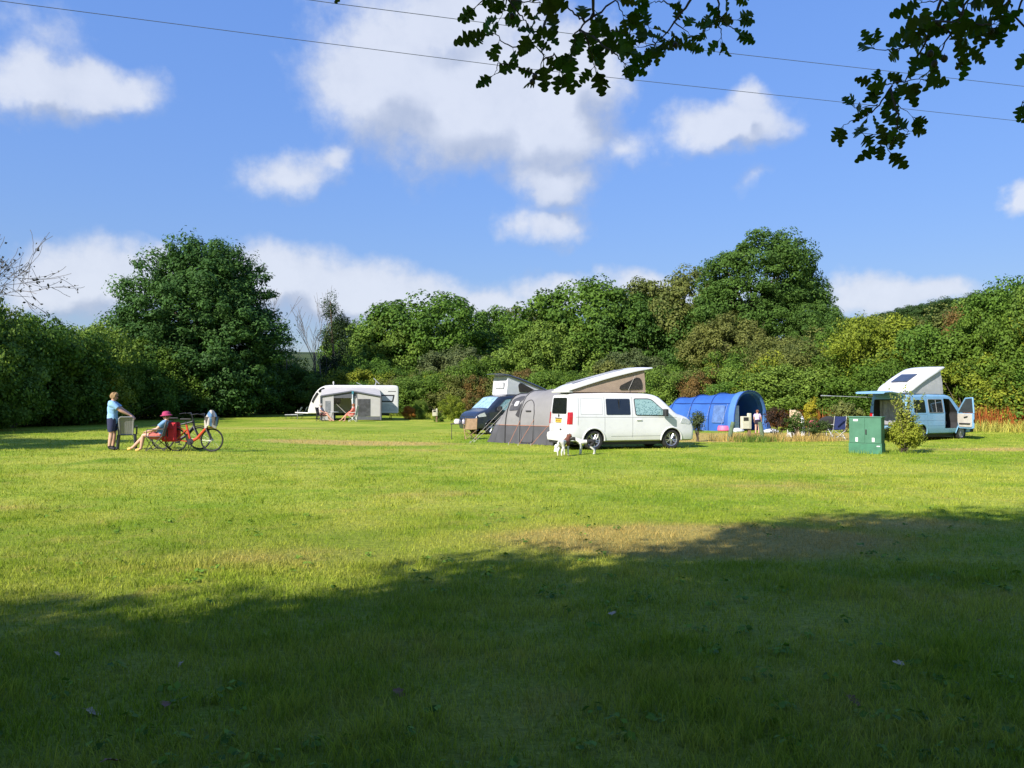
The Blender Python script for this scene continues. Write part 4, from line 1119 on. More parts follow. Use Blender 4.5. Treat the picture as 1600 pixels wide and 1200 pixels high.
for sd in (-1, 1):
    mb = MB()
    for pts in ([(.2, .86), (2.45, .84)], [(.25, 1.10), (1.28, 1.10)], [(1.30, .50), (1.30, 1.78)], [(2.46, .45), (2.46, 1.78)], [(1.30, .62), (2.46, .62)]):
        q = T4.seam(pts, sd); mb.add(q.v, q.f)
    tag(mb.build('panel_seams', M_SEAMB, bv), kind='stuff')
    o = T4.side(round_poly([(1.40, 1.17), (2.38, 1.17), (2.38, 1.72), (1.40, 1.72)], .06), sd, .008, name='side_window', m=M_GLASSD, parent=bv)
    mb = MB(); mb.tube([T4.P(x, sd*(T4.W(x, z)+.01), z) for x, z in round_poly([(1.40, 1.17), (2.38, 1.17), (2.38, 1.72), (1.40, 1.72)], .06)], .012, 5, closed=True)
    mb.tube([T4.P(1.92, sd*(T4.W(1.9, z)+.012), z) for z in (1.18, 1.71)], .012, 5); mb.build('window_seal', mat('seal_grey', (.2, .21, .22), .6), o)
    T4.side(round_poly([(.42, 1.17), (1.20, 1.17), (1.20, 1.70), (.46, 1.70)], .06), sd, .008, name='rear_side_window', m=M_GLASSD, parent=bv)
    tl = [T4.P(-.01, sd*(T4.W(0, z)-.13), z) for z in (.80, 1.18)]
    T4.rear([(sd*.72, .80), (sd*.85, .80), (sd*.84, 1.16), (sd*.73, 1.16)], .015, .03, 'tail_light', M_REDL, bv)
    T4.side(round_poly([(4.10, .78), (4.45, .78), (4.45, .95), (4.12, 1.02)], .02), sd, .01, .03, 'headlight', M_CLEARL, bv)
T4.over(3.12, 3.70, .66, .76, .012, 'windscreen', M_GLASS, bv)
mb = MB(); mb.box((.05, 0, .40), (.20, 1.78, .22)); mb.build('rear_bumper', M_BLACKP, bv, bevel=.04)
mb = MB(); mb.box((4.60, 0, .42), (.20, 1.66, .24)); mb.build('front_bumper', M_BLACKP, bv, bevel=.04)
mb = MB(); mb.box((2.35, 0, .21), (2.4, 1.4, .11)); mb.build('chassis', M_BLACKP, bv)
# inside: curtain behind the open tailgate, driver's seat, steering wheel
mb = MB(); mb.loft([[Vector((.42+.03*math.sin(y*24), y, z)) for y in np.linspace(-.66, .66, 40)] for z in (.66, 1.2, 1.68)], closed=False, cap=False); mb.build('curtain', mat('grey_curtain', (.30, .30, .31), .9, var=.2, scale=9), bv, smooth=True, solid=.006)
st = MB(); st.box((2.78, -.42, .72), (.50, .48, .16)); st.box((2.56, -.42, 1.10), (.14, .46, .66), (0, -.15, 0)); st.box((2.50, -.42, 1.50), (.10, .26, .18), (0, -.15, 0)); st.build('driver_seat', mat('seat_cloth', (.06, .065, .08), .9, var=.25), bv, bevel=.05)
mb = MB(); M = Matrix.Translation((3.12, -.40, 1.14)) @ Matrix.Rotation(R(-38), 4, 'Y')
mb.tube([M @ Vector((.19*math.cos(a), .19*math.sin(a), 0)) for a in np.linspace(0, 2*PI, 25)[:-1]], .016, 6, closed=True)
for a in (.3, 2.5, 4.7): mb.tube([M @ Vector((0, 0, -.02)), M @ Vector((.19*math.cos(a), .19*math.sin(a), 0))], .014, 5)
mb.tube([M @ Vector((0, 0, 0)), M @ Vector((0, 0, -.3))], .025, 6); mb.build('steering_wheel', M_BLACKP, bv)
# open driver's door, hinged at its front edge
HX, HZ0 = 3.43, 0.0
dr = link('door', None, bv, (HX, -(T4.W(HX, 1.0)+.01), 0), (0, 0, R(70)))
bpy.data.objects.remove(dr)
mb = MB()
lowp = [(0, .74), (-.10, .50), (-.92, .50), (-.93, 1.14), (0, 1.14)]
mb.prism([(x, 0, z) for x, z in round_poly(lowp, .04)], (0, .055, 0))
fr = [(0, 1.14), (-.02, 1.20), (-.50, 1.76), (-.92, 1.78), (-.93, 1.14)]
for a, b_ in zip(fr[:-1], fr[1:]): mb.tube([(a[0], .028+.06*max(0, a[1]-1.14), a[1]), (b_[0], .028+.06*max(0, b_[1]-1.14), b_[1])], .034, 6)
door = mb.build('door', M_BLUEP, bv, bevel=.006)
door.location = (HX, -(T4.W(HX, 1.0)+.01), 0); door.rotation_euler = (0, 0, R(70))
mb = MB(); mb.prism([(x, .03+.06*max(0, z-1.14), z) for x, z in [(-.05, 1.18), (-.5, 1.73), (-.90, 1.75), (-.90, 1.16)]], (0, .008, 0)); mb.build('window_pane', M_GLASS, door)
mb = MB(); mb.prism([(x, .058, z) for x, z in round_poly([(-.04, .78), (-.14, .56), (-.86, .56), (-.87, 1.12), (-.04, 1.12)], .05)], (0, .03, 0)); tp = mb.build('door_trim', M_TRIM, door, bevel=.01)
mb = MB(); mb.box((-.48, .10, .70), (.62, .05, .05)); mb.build('door_pocket', M_BLACKP, door, bevel=.01)
mb = MB(); mb.box((-.55, .10, .98), (.20, .05, .05), (0, .2, 0)); mb.build('door_pull', M_BLACKP, door, bevel=.012)
mb = MB(); mb.box((-.16, -.12, 1.24), (.20, .12, .16)); mb.build('mirror', mat('mirror_blue', (.30, .42, .55), .3, coat=.4), door, bevel=.03)
mb = MB(); mb.box((-.935, .03, .82), (.012, .04, .12)); mb.build('latch', M_BLACKP, door)
# raised tailgate with gas struts
mb = MB()
rows = []
for i in range(9):
    t = i/8; rows.append([Vector((.06-1.18*t, y, 1.89+.16*t-.05*t*t+.05*math.sin(PI*t)+dz_)) for y, dz_ in ((-.78+.08*t, 0), (-.6, .035), (0, .05), (.6, .035), (.78-.08*t, 0), (.7-.08*t, -.05), (-.7+.08*t, -.05))])
mb.loft(rows); tg = mb.build('tailgate', M_BLUEP, bv, smooth=True)
mb = MB(); mb.prism([(-.10, -.56, 1.885), (-.10, .56, 1.885), (-.62, .50, 1.955), (-.62, -.50, 1.955)], (0, 0, -.012)); mb.build('rear_window', M_GLASSD, tg)
for sd in (-1, 1):
    mb = MB(); mb.tube([(.05, sd*.74, 1.45), (-.42, sd*.70, 1.90)], .013, 5); mb.build('gas_strut', M_BLACKP, bv)
mb = MB(); mb.tube([(.25, .80, 1.80), (-2.2, 1.05, 1.86)], .012, 6); mb.tube([(-2.2, 1.05, 1.86), (-2.75, 1.08, 1.87)], .022, 6); mb.build('awning_pole', mat('pale_pole', (.45, .46, .48), .5, .2), bv, smooth=True)
shl, cv, T = poptop(bv, .35, 2.75, .80, 1.95, R(24), M_WHITE, M_GREYC, .16, .30)
mb = MB(); mb.loft([[T(u, -.36, .275), T(u, .36, .275), T(u, .36, .245), T(u, -.36, .245)] for u in np.linspace(.55, 1.35, 5)]); mb.build('solar_panel', mat('solar', (.04, .045, .055), .2, var=.2, coat=.6), bv)
# ------------------------------------------------------------------ grey drive-away awning beside the white campervan
M_AWG = mat('awning_grey', (.245, .24, .24), .8, var=.08, scale=2, bump=.3, bscale=9, trans=.18)
M_AWD = mat('awning_dark', (.075, .075, .085), .8, var=.15, scale=2, bump=.35, bscale=8, trans=.05)
M_AWB = mat('awning_black', (.025, .025, .028), .8, var=.2)
M_ORANGE = mat('orange_cord', (.42, .17, .09), .8, var=.15)
M_CORD = mat('grey_cord', (.35, .33, .30), .8)
aw = thing('awning_tent', 'grey tunnel awning with dark skirt joined to the white campervan', 'tent', (1.55, 30.0, g(0, 31)), math.atan2(2.6, -2.75))
# local x runs from the campervan end to the far end, local y points at the viewpoint side (negative = away)
def hoop(h, hw, yc, x, lean=0.0, n=16, k=.62):
    """arched hoop across y"""
    out = []
    for i in range(n+1):
        a = PI*i/n; c, s_ = math.cos(a), math.sin(a)
        y = yc+hw*math.copysign(abs(c)**k, c); z = h*abs(s_)**.72
        out.append(Vector((x+lean*z, y, z)))
    return out
HO = [hoop(2.18, 1.40, -1.40, 0.0), hoop(2.16, 1.42, -1.40, .9), hoop(2.10, 1.42, -1.40, 1.75), hoop(1.98, 1.36, -1.40, 2.55, .0), hoop(1.0, 1.30, -1.40, 3.35, .0), hoop(.03, 1.25, -1.40, 3.72)]
ZS = .72
def split_loft(rings, lower):
    """the part of the loft above or below the skirt line"""
    R_ = []
    for r in rings:
        zt = max(p.z for p in r)
        if lower:
            a = [p for p in r if p.x is not None]
        R_.append(r)
    return R_
mbu, mbl = MB(), MB()
fine = []
for a, b in zip(HO[:-1], HO[1:]):
    for k in range(5):
        t = k/5; fine.append([p.lerp(q, t)+Vector((0, 0, -.05*math.sin(PI*t)*(p.z/2.2))) for p, q in zip(a, b)])
fine.append(HO[-1])
n = len(fine[0])
for i in range(len(fine)-1):
    for j in range(n-1):
        q = [fine[i][j], fine[i+1][j], fine[i+1][j+1], fine[i][j+1]]
        zc = sum(p.z for p in q)/4
        # cut each quad at the skirt line
        def clip(poly, keep_low):
            out = []
            for u in range(len(poly)):
                p, p2 = poly[u], poly[(u+1) % len(poly)]
                ins, ins2 = (p.z <= ZS) == keep_low, (p2.z <= ZS) == keep_low
                if ins: out.append(p)
                if ins != ins2: out.append(p.lerp(p2, (ZS-p.z)/(p2.z-p.z)))
            return out
        for low, m_ in ((True, mbl), (False, mbu)):
            pl = clip(q, low)
            if len(pl) >= 3: m_.add(pl, [tuple(range(len(pl)))])
mbu.build('flysheet', M_AWG, aw, smooth=True, solid=.004)
mbl.build('skirt', M_AWD, aw, smooth=True, solid=.004)
for i in (0, 2, 3):
    mb = MB(); mb.tube([p+Vector((0, (.012 if p.y > -1.4 else -.012), .012)) for p in HO[i]], .022, 6); mb.build('pole_sleeve', M_AWB if i != 2 else mat('sleeve_grey', (.12, .12, .125), .8), aw, smooth=True)
mb = MB(); pts = []
for k in range(24):
    x = .02+3.45*k/23
    best = min((p for r in fine for p in r if p.y > -1.4), key=lambda p: abs(p.x-x)*2+abs(p.z-ZS)); pts.append(Vector((x, best.y+.012, ZS)))
def surf_y(x, z):
    """y of the near wall of the awning at x, z"""
    rx = [r[0].x+0 for r in fine]; i = max(0, min(len(fine)-2, int(np.searchsorted(rx, x))-1)); t = (x-rx[i])/max(1e-6, rx[i+1]-rx[i])
    def yy(r):
        z_ = [p.z for p in r[:n//2+1]]; y_ = [p.y for p in r[:n//2+1]]; return float(np.interp(z, z_, y_))
    return yy(fine[i])*(1-t)+yy(fine[i+1])*t
mb = MB(); mb.tube([(x, surf_y(x, ZS)+.012, ZS) for x in np.linspace(.02, 3.0, 22)], .011, 5); mb.build('trim_line', M_ORANGE, aw)
# zipped door with its dark rolled flap and dark mesh window
dd = [(1.02, .06), (1.72, .06), (1.72, 1.2), (1.62, 1.62), (1.40, 1.74), (1.16, 1.6), (1.02, 1.2)]
mb = MB(); mb.tube([(x, surf_y(x, z)+.012, z) for x, z in round_poly(dd, .12)], .014, 5, closed=True); mb.build('door_zip', M_AWB, aw)
def patch(poly, off, name, m, nsub=8, solid=.004):
    """cloth patch lying on the awning wall"""
    pl = round_poly(poly, .08); cx = sum(p[0] for p in pl)/len(pl); cz = sum(p[1] for p in pl)/len(pl)
    mb = MB(); rows = [[Vector((cx+(x-cx)*k, surf_y(cx+(x-cx)*k, cz+(z-cz)*k)+off, cz+(z-cz)*k)) for x, z in pl] for k in np.linspace(.02, 1, 5)]
    mb.loft(rows, closed=True, cap=True); return mb.build(name, m, aw, smooth=True)
patch([(1.82, 1.32), (2.46, 1.28), (2.46, 1.74), (2.2, 1.86), (1.82, 1.88)], .016, 'front_window', mat('awning_mesh', (.05, .05, .055), .7, var=.25))
patch([(2.0, 1.48), (2.24, 1.46), (2.24, 1.66), (2.0, 1.68)], .026, 'front_label', mat('label_pale', (.5, .5, .52), .8))
mb = MB(); mb.prism([(1.78, surf_y(1.78, 1.55)+.02, 1.62), (1.78, surf_y(1.78, 1.2)+.05, 1.02), (1.98, surf_y(1.98, 1.1)+.05, 1.12)], (0, .012, 0)); mb.build('window_flap', M_AWB, aw)
mb = MB(); mb.box((1.34, surf_y(1.34, 1.28)+.03, 1.28), (.26, .03, .05)); mb.build('door_toggle', M_AWB, aw)
for k, (x, z, ox, oy) in enumerate([(.15, .85, .45, .75), (1.0, .95, .9, .95), (1.72, .9, 1.45, .9), (2.55, 1.75, 3.4, 1.05), (3.0, 1.1, 3.9, .35)]):
    mb = MB(); mb.tube([(x, surf_y(x, z)+.01, z), (ox if k < 3 else ox, oy, .02)], .008, 4); mb.build('guy_line', M_ORANGE if k < 3 else M_CORD, aw)
    mb = MB(); mb.tube([(ox, oy, .10), (ox+.02, oy+.03, -.06)], .008, 5); mb.build('peg', M_STEEL, aw)
mb = MB(); mb.loft([[Vector((-.1+dx_, y, z)) for y, z in ((-.25, 2.12), (-1.1, 2.26), (-1.9, 2.24), (-2.4, 2.12))] for dx_ in (-1.2, 0.1)], closed=False, cap=False)
mb.build('connecting_tunnel', M_AWD, aw, solid=.01)

# ------------------------------------------------------------------ blue tunnel tent
M_BT = mat('blue_tent', (.038, .145, .50), .7, var=.1, scale=1.5, bump=.25, bscale=6, trans=.3)
M_BTL = mat('blue_tent_light', (.10, .25, .56), .7, var=.08, scale=1.5, bump=.25, bscale=6, trans=.3)
M_BTD = mat('blue_tent_inner', (.02, .06, .26), .85, var=.15, trans=.1)
M_BTW = mat('tent_window', (.07, .14, .33), .6, var=.25, scale=4)
M_BTS = mat('blue_seam', (.012, .05, .24), .8)
yaw = math.atan2(.75, -.66)
bt = thing('tunnel_tent', 'blue tunnel tent with hoops and its arched porch open', 'tent', (13.0, 44.8, g(13, 45)), yaw)
def th(x, h, hw, lean=0.0, n=20):
    return [Vector((x+lean*(z_ := h*abs(math.sin(PI*i/n))**.80), hw*math.copysign(abs(math.cos(PI*i/n))**.75, math.cos(PI*i/n)), z_)) for i in range(n+1)]
TH = [th(0, 2.15, 1.56), th(1.35, 2.10, 1.5), th(2.7, 2.0, 1.46), th(4.1, 1.86, 1.42), th(5.2, 1.2, 1.25), th(5.8, .05, 1.05)]
mb = MB(); rows = []
for i, (a, b) in enumerate(zip(TH[:-1], TH[1:])):
    for k in range(6):
        t = k/6; rows.append([p.lerp(q, t)*1.0+Vector((0, 0, -.07*math.sin(PI*t)*min(1, p.z/1.5))) for p, q in zip(a, b)])
rows.append(TH[-1]); mb.loft(rows, closed=False, cap=False)
mb.build('flysheet', M_BT, bt, smooth=True, solid=.006)
# front hood that frames the opening
mb = MB(); f0, f1 = th(-.40, 2.20, 1.66), th(.03, 2.19, 1.60); fi = th(-.34, 2.08, 1.50)
mb.loft([fi, f0, f1], closed=False, cap=False); mb.build('porch_hood', M_BTL, bt, smooth=True, solid=.006)
for i in range(1, 4):
    mb = MB(); mb.tube([p+Vector((0, .012*(1 if p.y > 0 else -1), .014)) for p in TH[i]], .026, 6); mb.build('pole_sleeve', M_BTS, bt, smooth=True)
mb = MB(); mb.tube([p+Vector((0, 0, .012)) for p in f0], .026, 6); mb.build('pole_sleeve', M_BTS, bt, smooth=True)
mb = MB(); r = th(1.5, 2.02, 1.36); mb.add(r+[Vector((1.5, 0, 0))], [tuple(range(len(r)))]); mb.build('inner_room', M_BTD, bt, solid=.01)
# windows in the walls and a pale flap beside the door, bands along the side
for sd, nm in ((1, 'wall_window'), (-1, 'wall_window')):
    mb = MB(); q = [(.28, .45), (1.1, .45), (1.06, 1.42), (.32, 1.42)]
    def sy(x, z): 
        t = np.interp(x, [0, 1.35, 2.7, 4.1], [1.56, 1.5, 1.46, 1.42]); h = np.interp(x, [0, 1.35, 2.7, 4.1], [2.15, 2.12, 2.0, 1.86])
        a = math.asin(min(1, (z/h)))**1.0; a = math.asin(min(1, (z/h)**(1/.8))); return t*math.cos(a)**.75
    mb.prism([(x, sd*(sy(x, z)+.05), z) for x, z in round_poly(q, .08)], (0, -sd*.012, 0)); mb.build(nm, M_BTW, bt)
    mb = MB(); mb.tube([(x, sd*(sy(x, 1.52)+.012), 1.52) for x in np.linspace(.05, 4.0, 20)], .02, 5); mb.build('rain_strip', M_BTS, bt)
mb = MB(); mb.loft([[Vector((-.30+.03*math.sin(y*30), y, z)) for y in np.linspace(1.02, 1.44, 14)] for z in (.08, .6, 1.1, 1.40)], closed=False, cap=False); mb.build('door_curtain', mat('pale_curtain', (.62, .70, .78), .85, var=.15, scale=12, trans=.2), bt, smooth=True, solid=.004)
for (x, y) in ((.2, 2.3), (1.35, 2.2), (2.7, 2.2)):
    mb = MB(); mb.tube([(x, sy(x, 1.5)+.02, 1.5), (x-.1, y, .02)], .006, 4); mb.build('guy_line', M_CORD, bt)

# ------------------------------------------------------------------ caravan
M_CARA = mat('caravan_white', (.60, .60, .57), .4, var=.04, scale=1.5, coat=.2)
CA = Shell(6.75, [(0, 2.45), (.12, 2.56), (.4, 2.58), (5.1, 2.58), (5.5, 2.54), (5.85, 2.40), (6.12, 2.14), (6.38, 1.72), (6.56, 1.30), (6.66, .98), (6.75, .70)], .42, 1.13, 2.0, .03, .10, rc=.07, shear=0, rt=.02, fl=.9, tuck=.02)
cv_ = thing('caravan', 'white touring caravan with sloping front parked before the hedge', 'caravan', (-8.95, 62.6, g(-12, 62)), R(192))
b = CA.body(M_CARA, [cyl_cut(2.75, .36, -1.4, -.75, .36), cyl_cut(2.75, .36, .75, 1.4, .36)]); b.parent = cv_
for sd in (-1, 1): wheel(cv_, 2.75, sd*1.0, .32, .19, 8)
CA.side(round_poly([(.42, 1.30), (1.30, 1.30), (1.42, 1.86), (.30, 1.86)], .07), 1, .010, name='window_frame', m=M_BLACKP, parent=cv_)
CA.side(round_poly([(.50, 1.40), (1.24, 1.40), (1.32, 1.76), (.42, 1.76)], .05), 1, .024, .01, 'window_pane', mat('frosted_pane', (.42, .46, .50), .2, var=.1, coat=.5), cv_)
CA.side(round_poly([(4.35, 1.15), (5.35, 1.15), (5.35, 1.88), (4.35, 1.88)], .06), 1, .010, name='awning_side_window', m=M_GLASSD, parent=cv_)
CA.side(round_poly([(3.0, .62), (3.65, .62), (3.65, 2.25), (3.0, 2.25)], .05), 1, .010, name='door', m=mat('caravan_door', (.55, .55, .53), .4, var=.05), parent=cv_)
CA.side([(.22, 2.10), (.80, 2.10), (.80, 2.14), (.22, 2.14)], 1, .014, name='marker_strip', m=M_BLACKP, parent=cv_)
CA.side([(.15, .62), (2.2, .62), (1.95, .98), (.95, 1.20), (.15, .98)], 1, .006, name='side_graphic', m=mat('pale_grey_graphic', (.46, .48, .46), .4), parent=cv_)
CA.over(5.62, 6.06, .86, .92, .016, 'roof_light', M_GLASSD, cv_)
CA.over(6.14, 6.52, .92, .92, .016, 'front_window', M_GLASSD, cv_)
CA.over(6.60, 6.70, .90, .90, .016, 'front_locker', mat('locker_grey', (.33, .34, .34), .4), cv_, n=4)
for sd in (-1, 1):      # glazing wraps round the front corners
    for (xa, xb, nm) in ((5.60, 6.02, 'front_side_glazing'), (6.10, 6.50, 'front_side_glazing')):
        xx = np.linspace(xa, xb, 6)
        CA.side([(x, CA.top(x)-.10) for x in xx]+[(x-.13, CA.top(x)-.24) for x in xx[::-1]], sd, .012, name=nm, m=M_GLASSD, parent=cv_)
mb = MB(); mb.prism([(6.6, -.6, .42), (6.6, .6, .42), (7.75, .07, .46), (7.75, -.07, .46)], (0, 0, .08)); mb.build('drawbar_cover', M_CARA, cv_, bevel=.02)
mb = MB(); mb.tube([(7.55, .1, .0), (7.55, .1, .7)], .03, 6); mb.build('jockey_wheel', M_STEEL, cv_)
mb = MB(); mb.box((3.3, 0, .34), (5.2, 1.7, .12)); mb.build('chassis', M_BLACKP, cv_)
for x in (.5, 6.1):
    for y in (-.85, .85):
        mb = MB(); mb.tube([(x, y, .36), (x+.06, y, -.02)], .03, 5); mb.build('corner_steady', M_BLACKP, cv_)
mb = MB(); mb.box((1.65, .2, 2.93), (.62, .50, .04), (0, -R(46), 0)); mb.tube([(1.75, .2, 2.58), (1.66, .2, 2.9)], .03, 6); mb.build('satellite_dish', mat('dish_grey', (.42, .44, .48), .4, .3), cv_)
mb = MB(); mb.box((2.9, .1, 2.68), (.60, .5, .03), (0, -R(25), 0)); mb.tube([(2.95, .1, 2.58), (2.9, .1, 2.68)], .03, 6); mb.build('roof_hatch', mat('hatch_grey', (.36, .39, .40), .4), cv_)
mb = MB(); mb.lathe([(.04, 2.56), (.035, 2.7), (.06, 2.72), (.06, 2.85), (.01, 2.9)], 10, Matrix.Translation((4.9, .1, 0))); mb.build('aerial', M_CARA, cv_, smooth=True)
# porch awning on the caravan side: gabled roof, walls, poles
M_PA = mat('porch_roof', (.47, .45, .425), .85, var=.06, scale=2, bump=.2, bscale=8, trans=.1)
M_PW = mat('porch_white', (.50, .485, .46), .85, var=.06, scale=2, bump=.2, bscale=8, trans=.15)
M_PG = mat('porch_trim', (.10, .105, .115), .8, var=.15)
pw = thing('caravan_awning', 'pale grey porch awning with dark edging on the caravan side', 'awning', (-8.95, 62.6, g(-12, 60)), R(192))
XL, XR, XP, YF, YB = 5.75, 1.45, 3.55, 3.55, 1.16
top = lambda x: np.interp(x, [XR, XP, XL], [1.78, 2.16, 1.80])
xs = np.linspace(XR, XL, 13)
mb = MB(); mb.loft([[Vector((x, YB, np.interp(x, [XR, 2.0, 5.2, XL], [2.25, 2.42, 2.42, 2.25]))) for x in xs], [Vector((x, (YB+YF)/2, top(x)*.5+1.17)) for x in xs], [Vector((x, YF+.02, top(x))) for x in xs]], closed=False, cap=False)
mb.build('roof', M_PA, pw, smooth=True, solid=.01)
mb = MB(); mb.tube([(x, YF+.03, top(x)-.05) for x in xs], .075, 6); mb.build('roof_edge', M_PG, pw, smooth=True)
for x, nm in ((XL, 'end_wall'), (XR, 'end_wall')):
    mb = MB(); mb.add([(x, YB, 0), (x, YF, 0), (x, YF, 1.78), (x, YB, 2.25)], [(0, 1, 2, 3)]); mb.build(nm, M_PW, pw, solid=.012)
    mb = MB(); mb.tube([(x, YF+.02, 0), (x, YF+.02, 1.78)], .07, 6); mb.build('corner_post', M_PG, pw)
def fpanel(x0, x1, z0, z1, m, name, off=0.0, arch=False):
    z1a = (lambda x: min(z1, top(x)-.02)) if z1 else (lambda x: top(x)-.02)
    xx = np.linspace(x0, x1, 9); lo = [(x, YF+off, z0) for x in xx]; hi = [(x, YF+off, z1a(x)) for x in xx[::-1]]
    mb = MB(); mb.prism(lo+hi, (0, .012, 0)); return mb.build(name, m, pw)
fpanel(XR+.05, 3.15, .28, None, M_PW, 'front_panel')
fpanel(2.22, 3.12, .30, 1.55, mat('smoked_pane', (.07, .07, .075), .25, var=.3, scale=3, coat=.3), 'front_window', .016)
fpanel(XR+.05, 3.15, .02, .27, M_PG, 'mud_wall', .004)
fpanel(4.85, XL-.05, .02, None, M_PW, 'front_panel')
fpanel(5.08, 5.44, .55, 1.40, mat('grey_pane', (.20, .21, .22), .4, var=.2), 'front_window', .016)
fpanel(3.15, 4.85, 1.62, None, M_PG, 'gable_band', -.01)
mb = MB(); mb.loft([[Vector((x, YF-.03+.04*math.sin(x*26), z)) for x in np.linspace(3.18, 3.62-.22*(1-z/1.7), 12)] for z in (.05, .9, 1.65)], closed=False, cap=False); mb.build('tied_curtain', M_PW, pw, smooth=True, solid=.006)
mb = MB(); mb.tube([(XP-.05, YF+.06, 0), (XP-.05, YF+.06, 2.12)], .045, 6); mb.build('front_pole', mat('pole_pale', (.55, .62, .64), .5), pw)
mb = MB(); mb.box((XP-.05, YF+.06, 2.02), (.13, .13, .22)); mb.build('pole_bracket', mat('teal_bracket', (.05, .22, .28), .6), pw)

# ------------------------------------------------------------------ overhead cables
M_WIRE = mat('cable', (.07, .08, .10), .6)
for k, (pts) in enumerate([[(-200, -32, 14.0), (30, 0, 15.0), (380, 46, 16.4), (800, 100, 18.2), (1340, 158, 20.8), (1600, 186, 22.2), (2000, 226, 24.5)], [(300, -32, 14.4), (530, 0, 15.4), (800, 35, 16.4), (1080, 71, 17.6), (1600, 130, 20), (2000, 172, 22)]]):
    mb = MB(); mb.tube([at(*q) for q in pts], .0065, 6)
    tag(mb.build('overhead_cable', M_WIRE, None, smooth=True), ['thin overhead cable crossing behind both oak sprays, the lower of two', 'thin overhead cable behind the oak leaves, the upper of two'][k], 'cable', 'overhead cables')

# ------------------------------------------------------------------ green roadside cabinet
M_CAB = mat('cabinet_green', (.052, .165, .10), .5, var=.1, scale=3, bump=.08, bscale=60)
M_LBL = mat('label_white', (.72, .72, .70), .6, var=.05)
cb = thing('utility_cabinet', 'green metal electricity cabinet with two doors on the grass', 'cabinet', gp(1351, 25.6), R(-38))
mb = MB(); mb.box((0, .21, .16), (1.0, .46, .34)); mb.build('plinth', mat('cabinet_plinth', (.04, .16, .09), .6, var=.2, scale=4), cb, bevel=.006)
mb = MB(); mb.box((0, .21, .74), (.97, .43, .84)); mb.build('case', M_CAB, cb, bevel=.008)
mb = MB(); mb.prism([(-.52, -.03, 1.155), (.52, -.03, 1.155), (.52, .45, 1.155), (-.52, .45, 1.155)], (0, 0, .035)); mb.build('lid', M_CAB, cb, bevel=.012)
for sx in (-1, 1):
    mb = MB(); mb.box((sx*.242, -.012, .74), (.468, .016, .79)); d = mb.build('door', M_CAB, cb, bevel=.004)
    mb = MB(); mb.box((sx*.25, -.024, .45), (.075, .008, .13)); mb.build('warning_label', M_LBL, d)
mb = MB(); mb.box((.035, -.034, .70), (.04, .03, .16)); mb.build('handle', M_BLACKP, cb, bevel=.008)
mb = MB(); mb.box((-.28, -.024, 1.07), (.14, .008, .06)); mb.build('name_label', M_LBL, cb)
mb = MB(); mb.box((.40, -.024, .25), (.10, .008, .03)); mb.build('name_label', M_LBL, cb)

# ------------------------------------------------------------------ hook-up posts and leaning green posts
M_CREAM = mat('cream_box', (.60, .56, .42), .5, var=.1)
M_GPOST = mat('mossy_post', (.10, .145, .085), .9, var=.3, scale=7, bump=.4)
def hookup(px, Y, s, label):
    t = thing('hookup_post', label, 'hookup post', gp(px, Y), .25, None, (s, s, s))
    mb = MB(); mb.box((.18, 0, .25), (.12, .10, .56)); mb.build('stake', mat('stake_wood', (.22, .14, .08), .9, var=.3), t)
    mb = MB(); mb.box((0, 0, .78), (.34, .20, .52)); mb.build('meter_box', M_CREAM, t, bevel=.015)
    mb = MB(); mb.box((.19, .0, .84), (.12, .16, .66)); mb.build('post_cap', M_CREAM, t, bevel=.02)
    mb = MB(); mb.box((-.02, -.105, .93), (.22, .02, .14)); mb.build('meter_window', M_MESHW, t)
hookup(1164, 33.4, 1.0, 'cream hook-up box on a stake between two leaning green posts')
hookup(679, 59.5, .85, 'cream hook-up box on a stake near the dark van and hedge')
for k, (px, lean, lab) in enumerate([(1138, .20, 'leaning green wooden post beside the white campervan nose'), (1192, -.13, 'leaning green wooden post beside the dark berry bush')]):
    p = gp(px, 33.6); mb = MB(); mb.tube([(0, 0, -.1), (lean*.5, 0, .4), (lean, .02, .8)], [.10, .095, .085], 9); o = mb.build('wooden_post', M_GPOST, None, smooth=True, bevel=.01); o.location = p; tag(o, lab, 'post', 'leaning green posts')
# ------------------------------------------------------------------ people and dogs: bodies grown over a skeleton
M_SKIN = mat('skin', (.56, .33, .235), .55, var=.08, scale=8)
M_SKIN2 = mat('skin_tanned', (.50, .26, .17), .55, var=.08, scale=8)
def skin_mesh(name, verts, edges, radii, root=0, sub=2):
    me = bpy.data.meshes.new(name); me.from_pydata([tuple(v) for v in verts], edges, [])
    o = bpy.data.objects.new(name, me); COL.objects.link(o)
    o.modifiers.new('skin', 'SKIN').use_smooth_shade = True
    for i, sv in enumerate(me.skin_vertices[0].data):
        r = radii[i]; sv.radius = (r, r) if not isinstance(r, tuple) else r
        sv.use_root = (i == root); sv.use_loose = False
    ss = o.modifiers.new('sub', 'SUBSURF'); ss.levels = sub; ss.render_levels = sub
    bpy.context.view_layer.update(); dg = bpy.context.evaluated_depsgraph_get()
    out = bpy.data.meshes.new_from_object(o.evaluated_get(dg)); bpy.data.objects.remove(o)
    return out
def append(me, mb):
    """join extra shapes of a builder into a mesh (same body)"""
    bm = bmesh.new(); bm.from_mesh(me); vs = [bm.verts.new(v) for v in mb.v]
    for f in mb.f:
        try: nf = bm.faces.new([vs[i] for i in f]); nf.smooth = True
        except ValueError: pass
    bm.to_mesh(me); bm.free()
def seg_dist(p, a, b):
    ab = b-a; t = max(0, min(1, (p-a).dot(ab)/max(1e-9, ab.length_squared))); return (p-(a+ab*t)).length, t
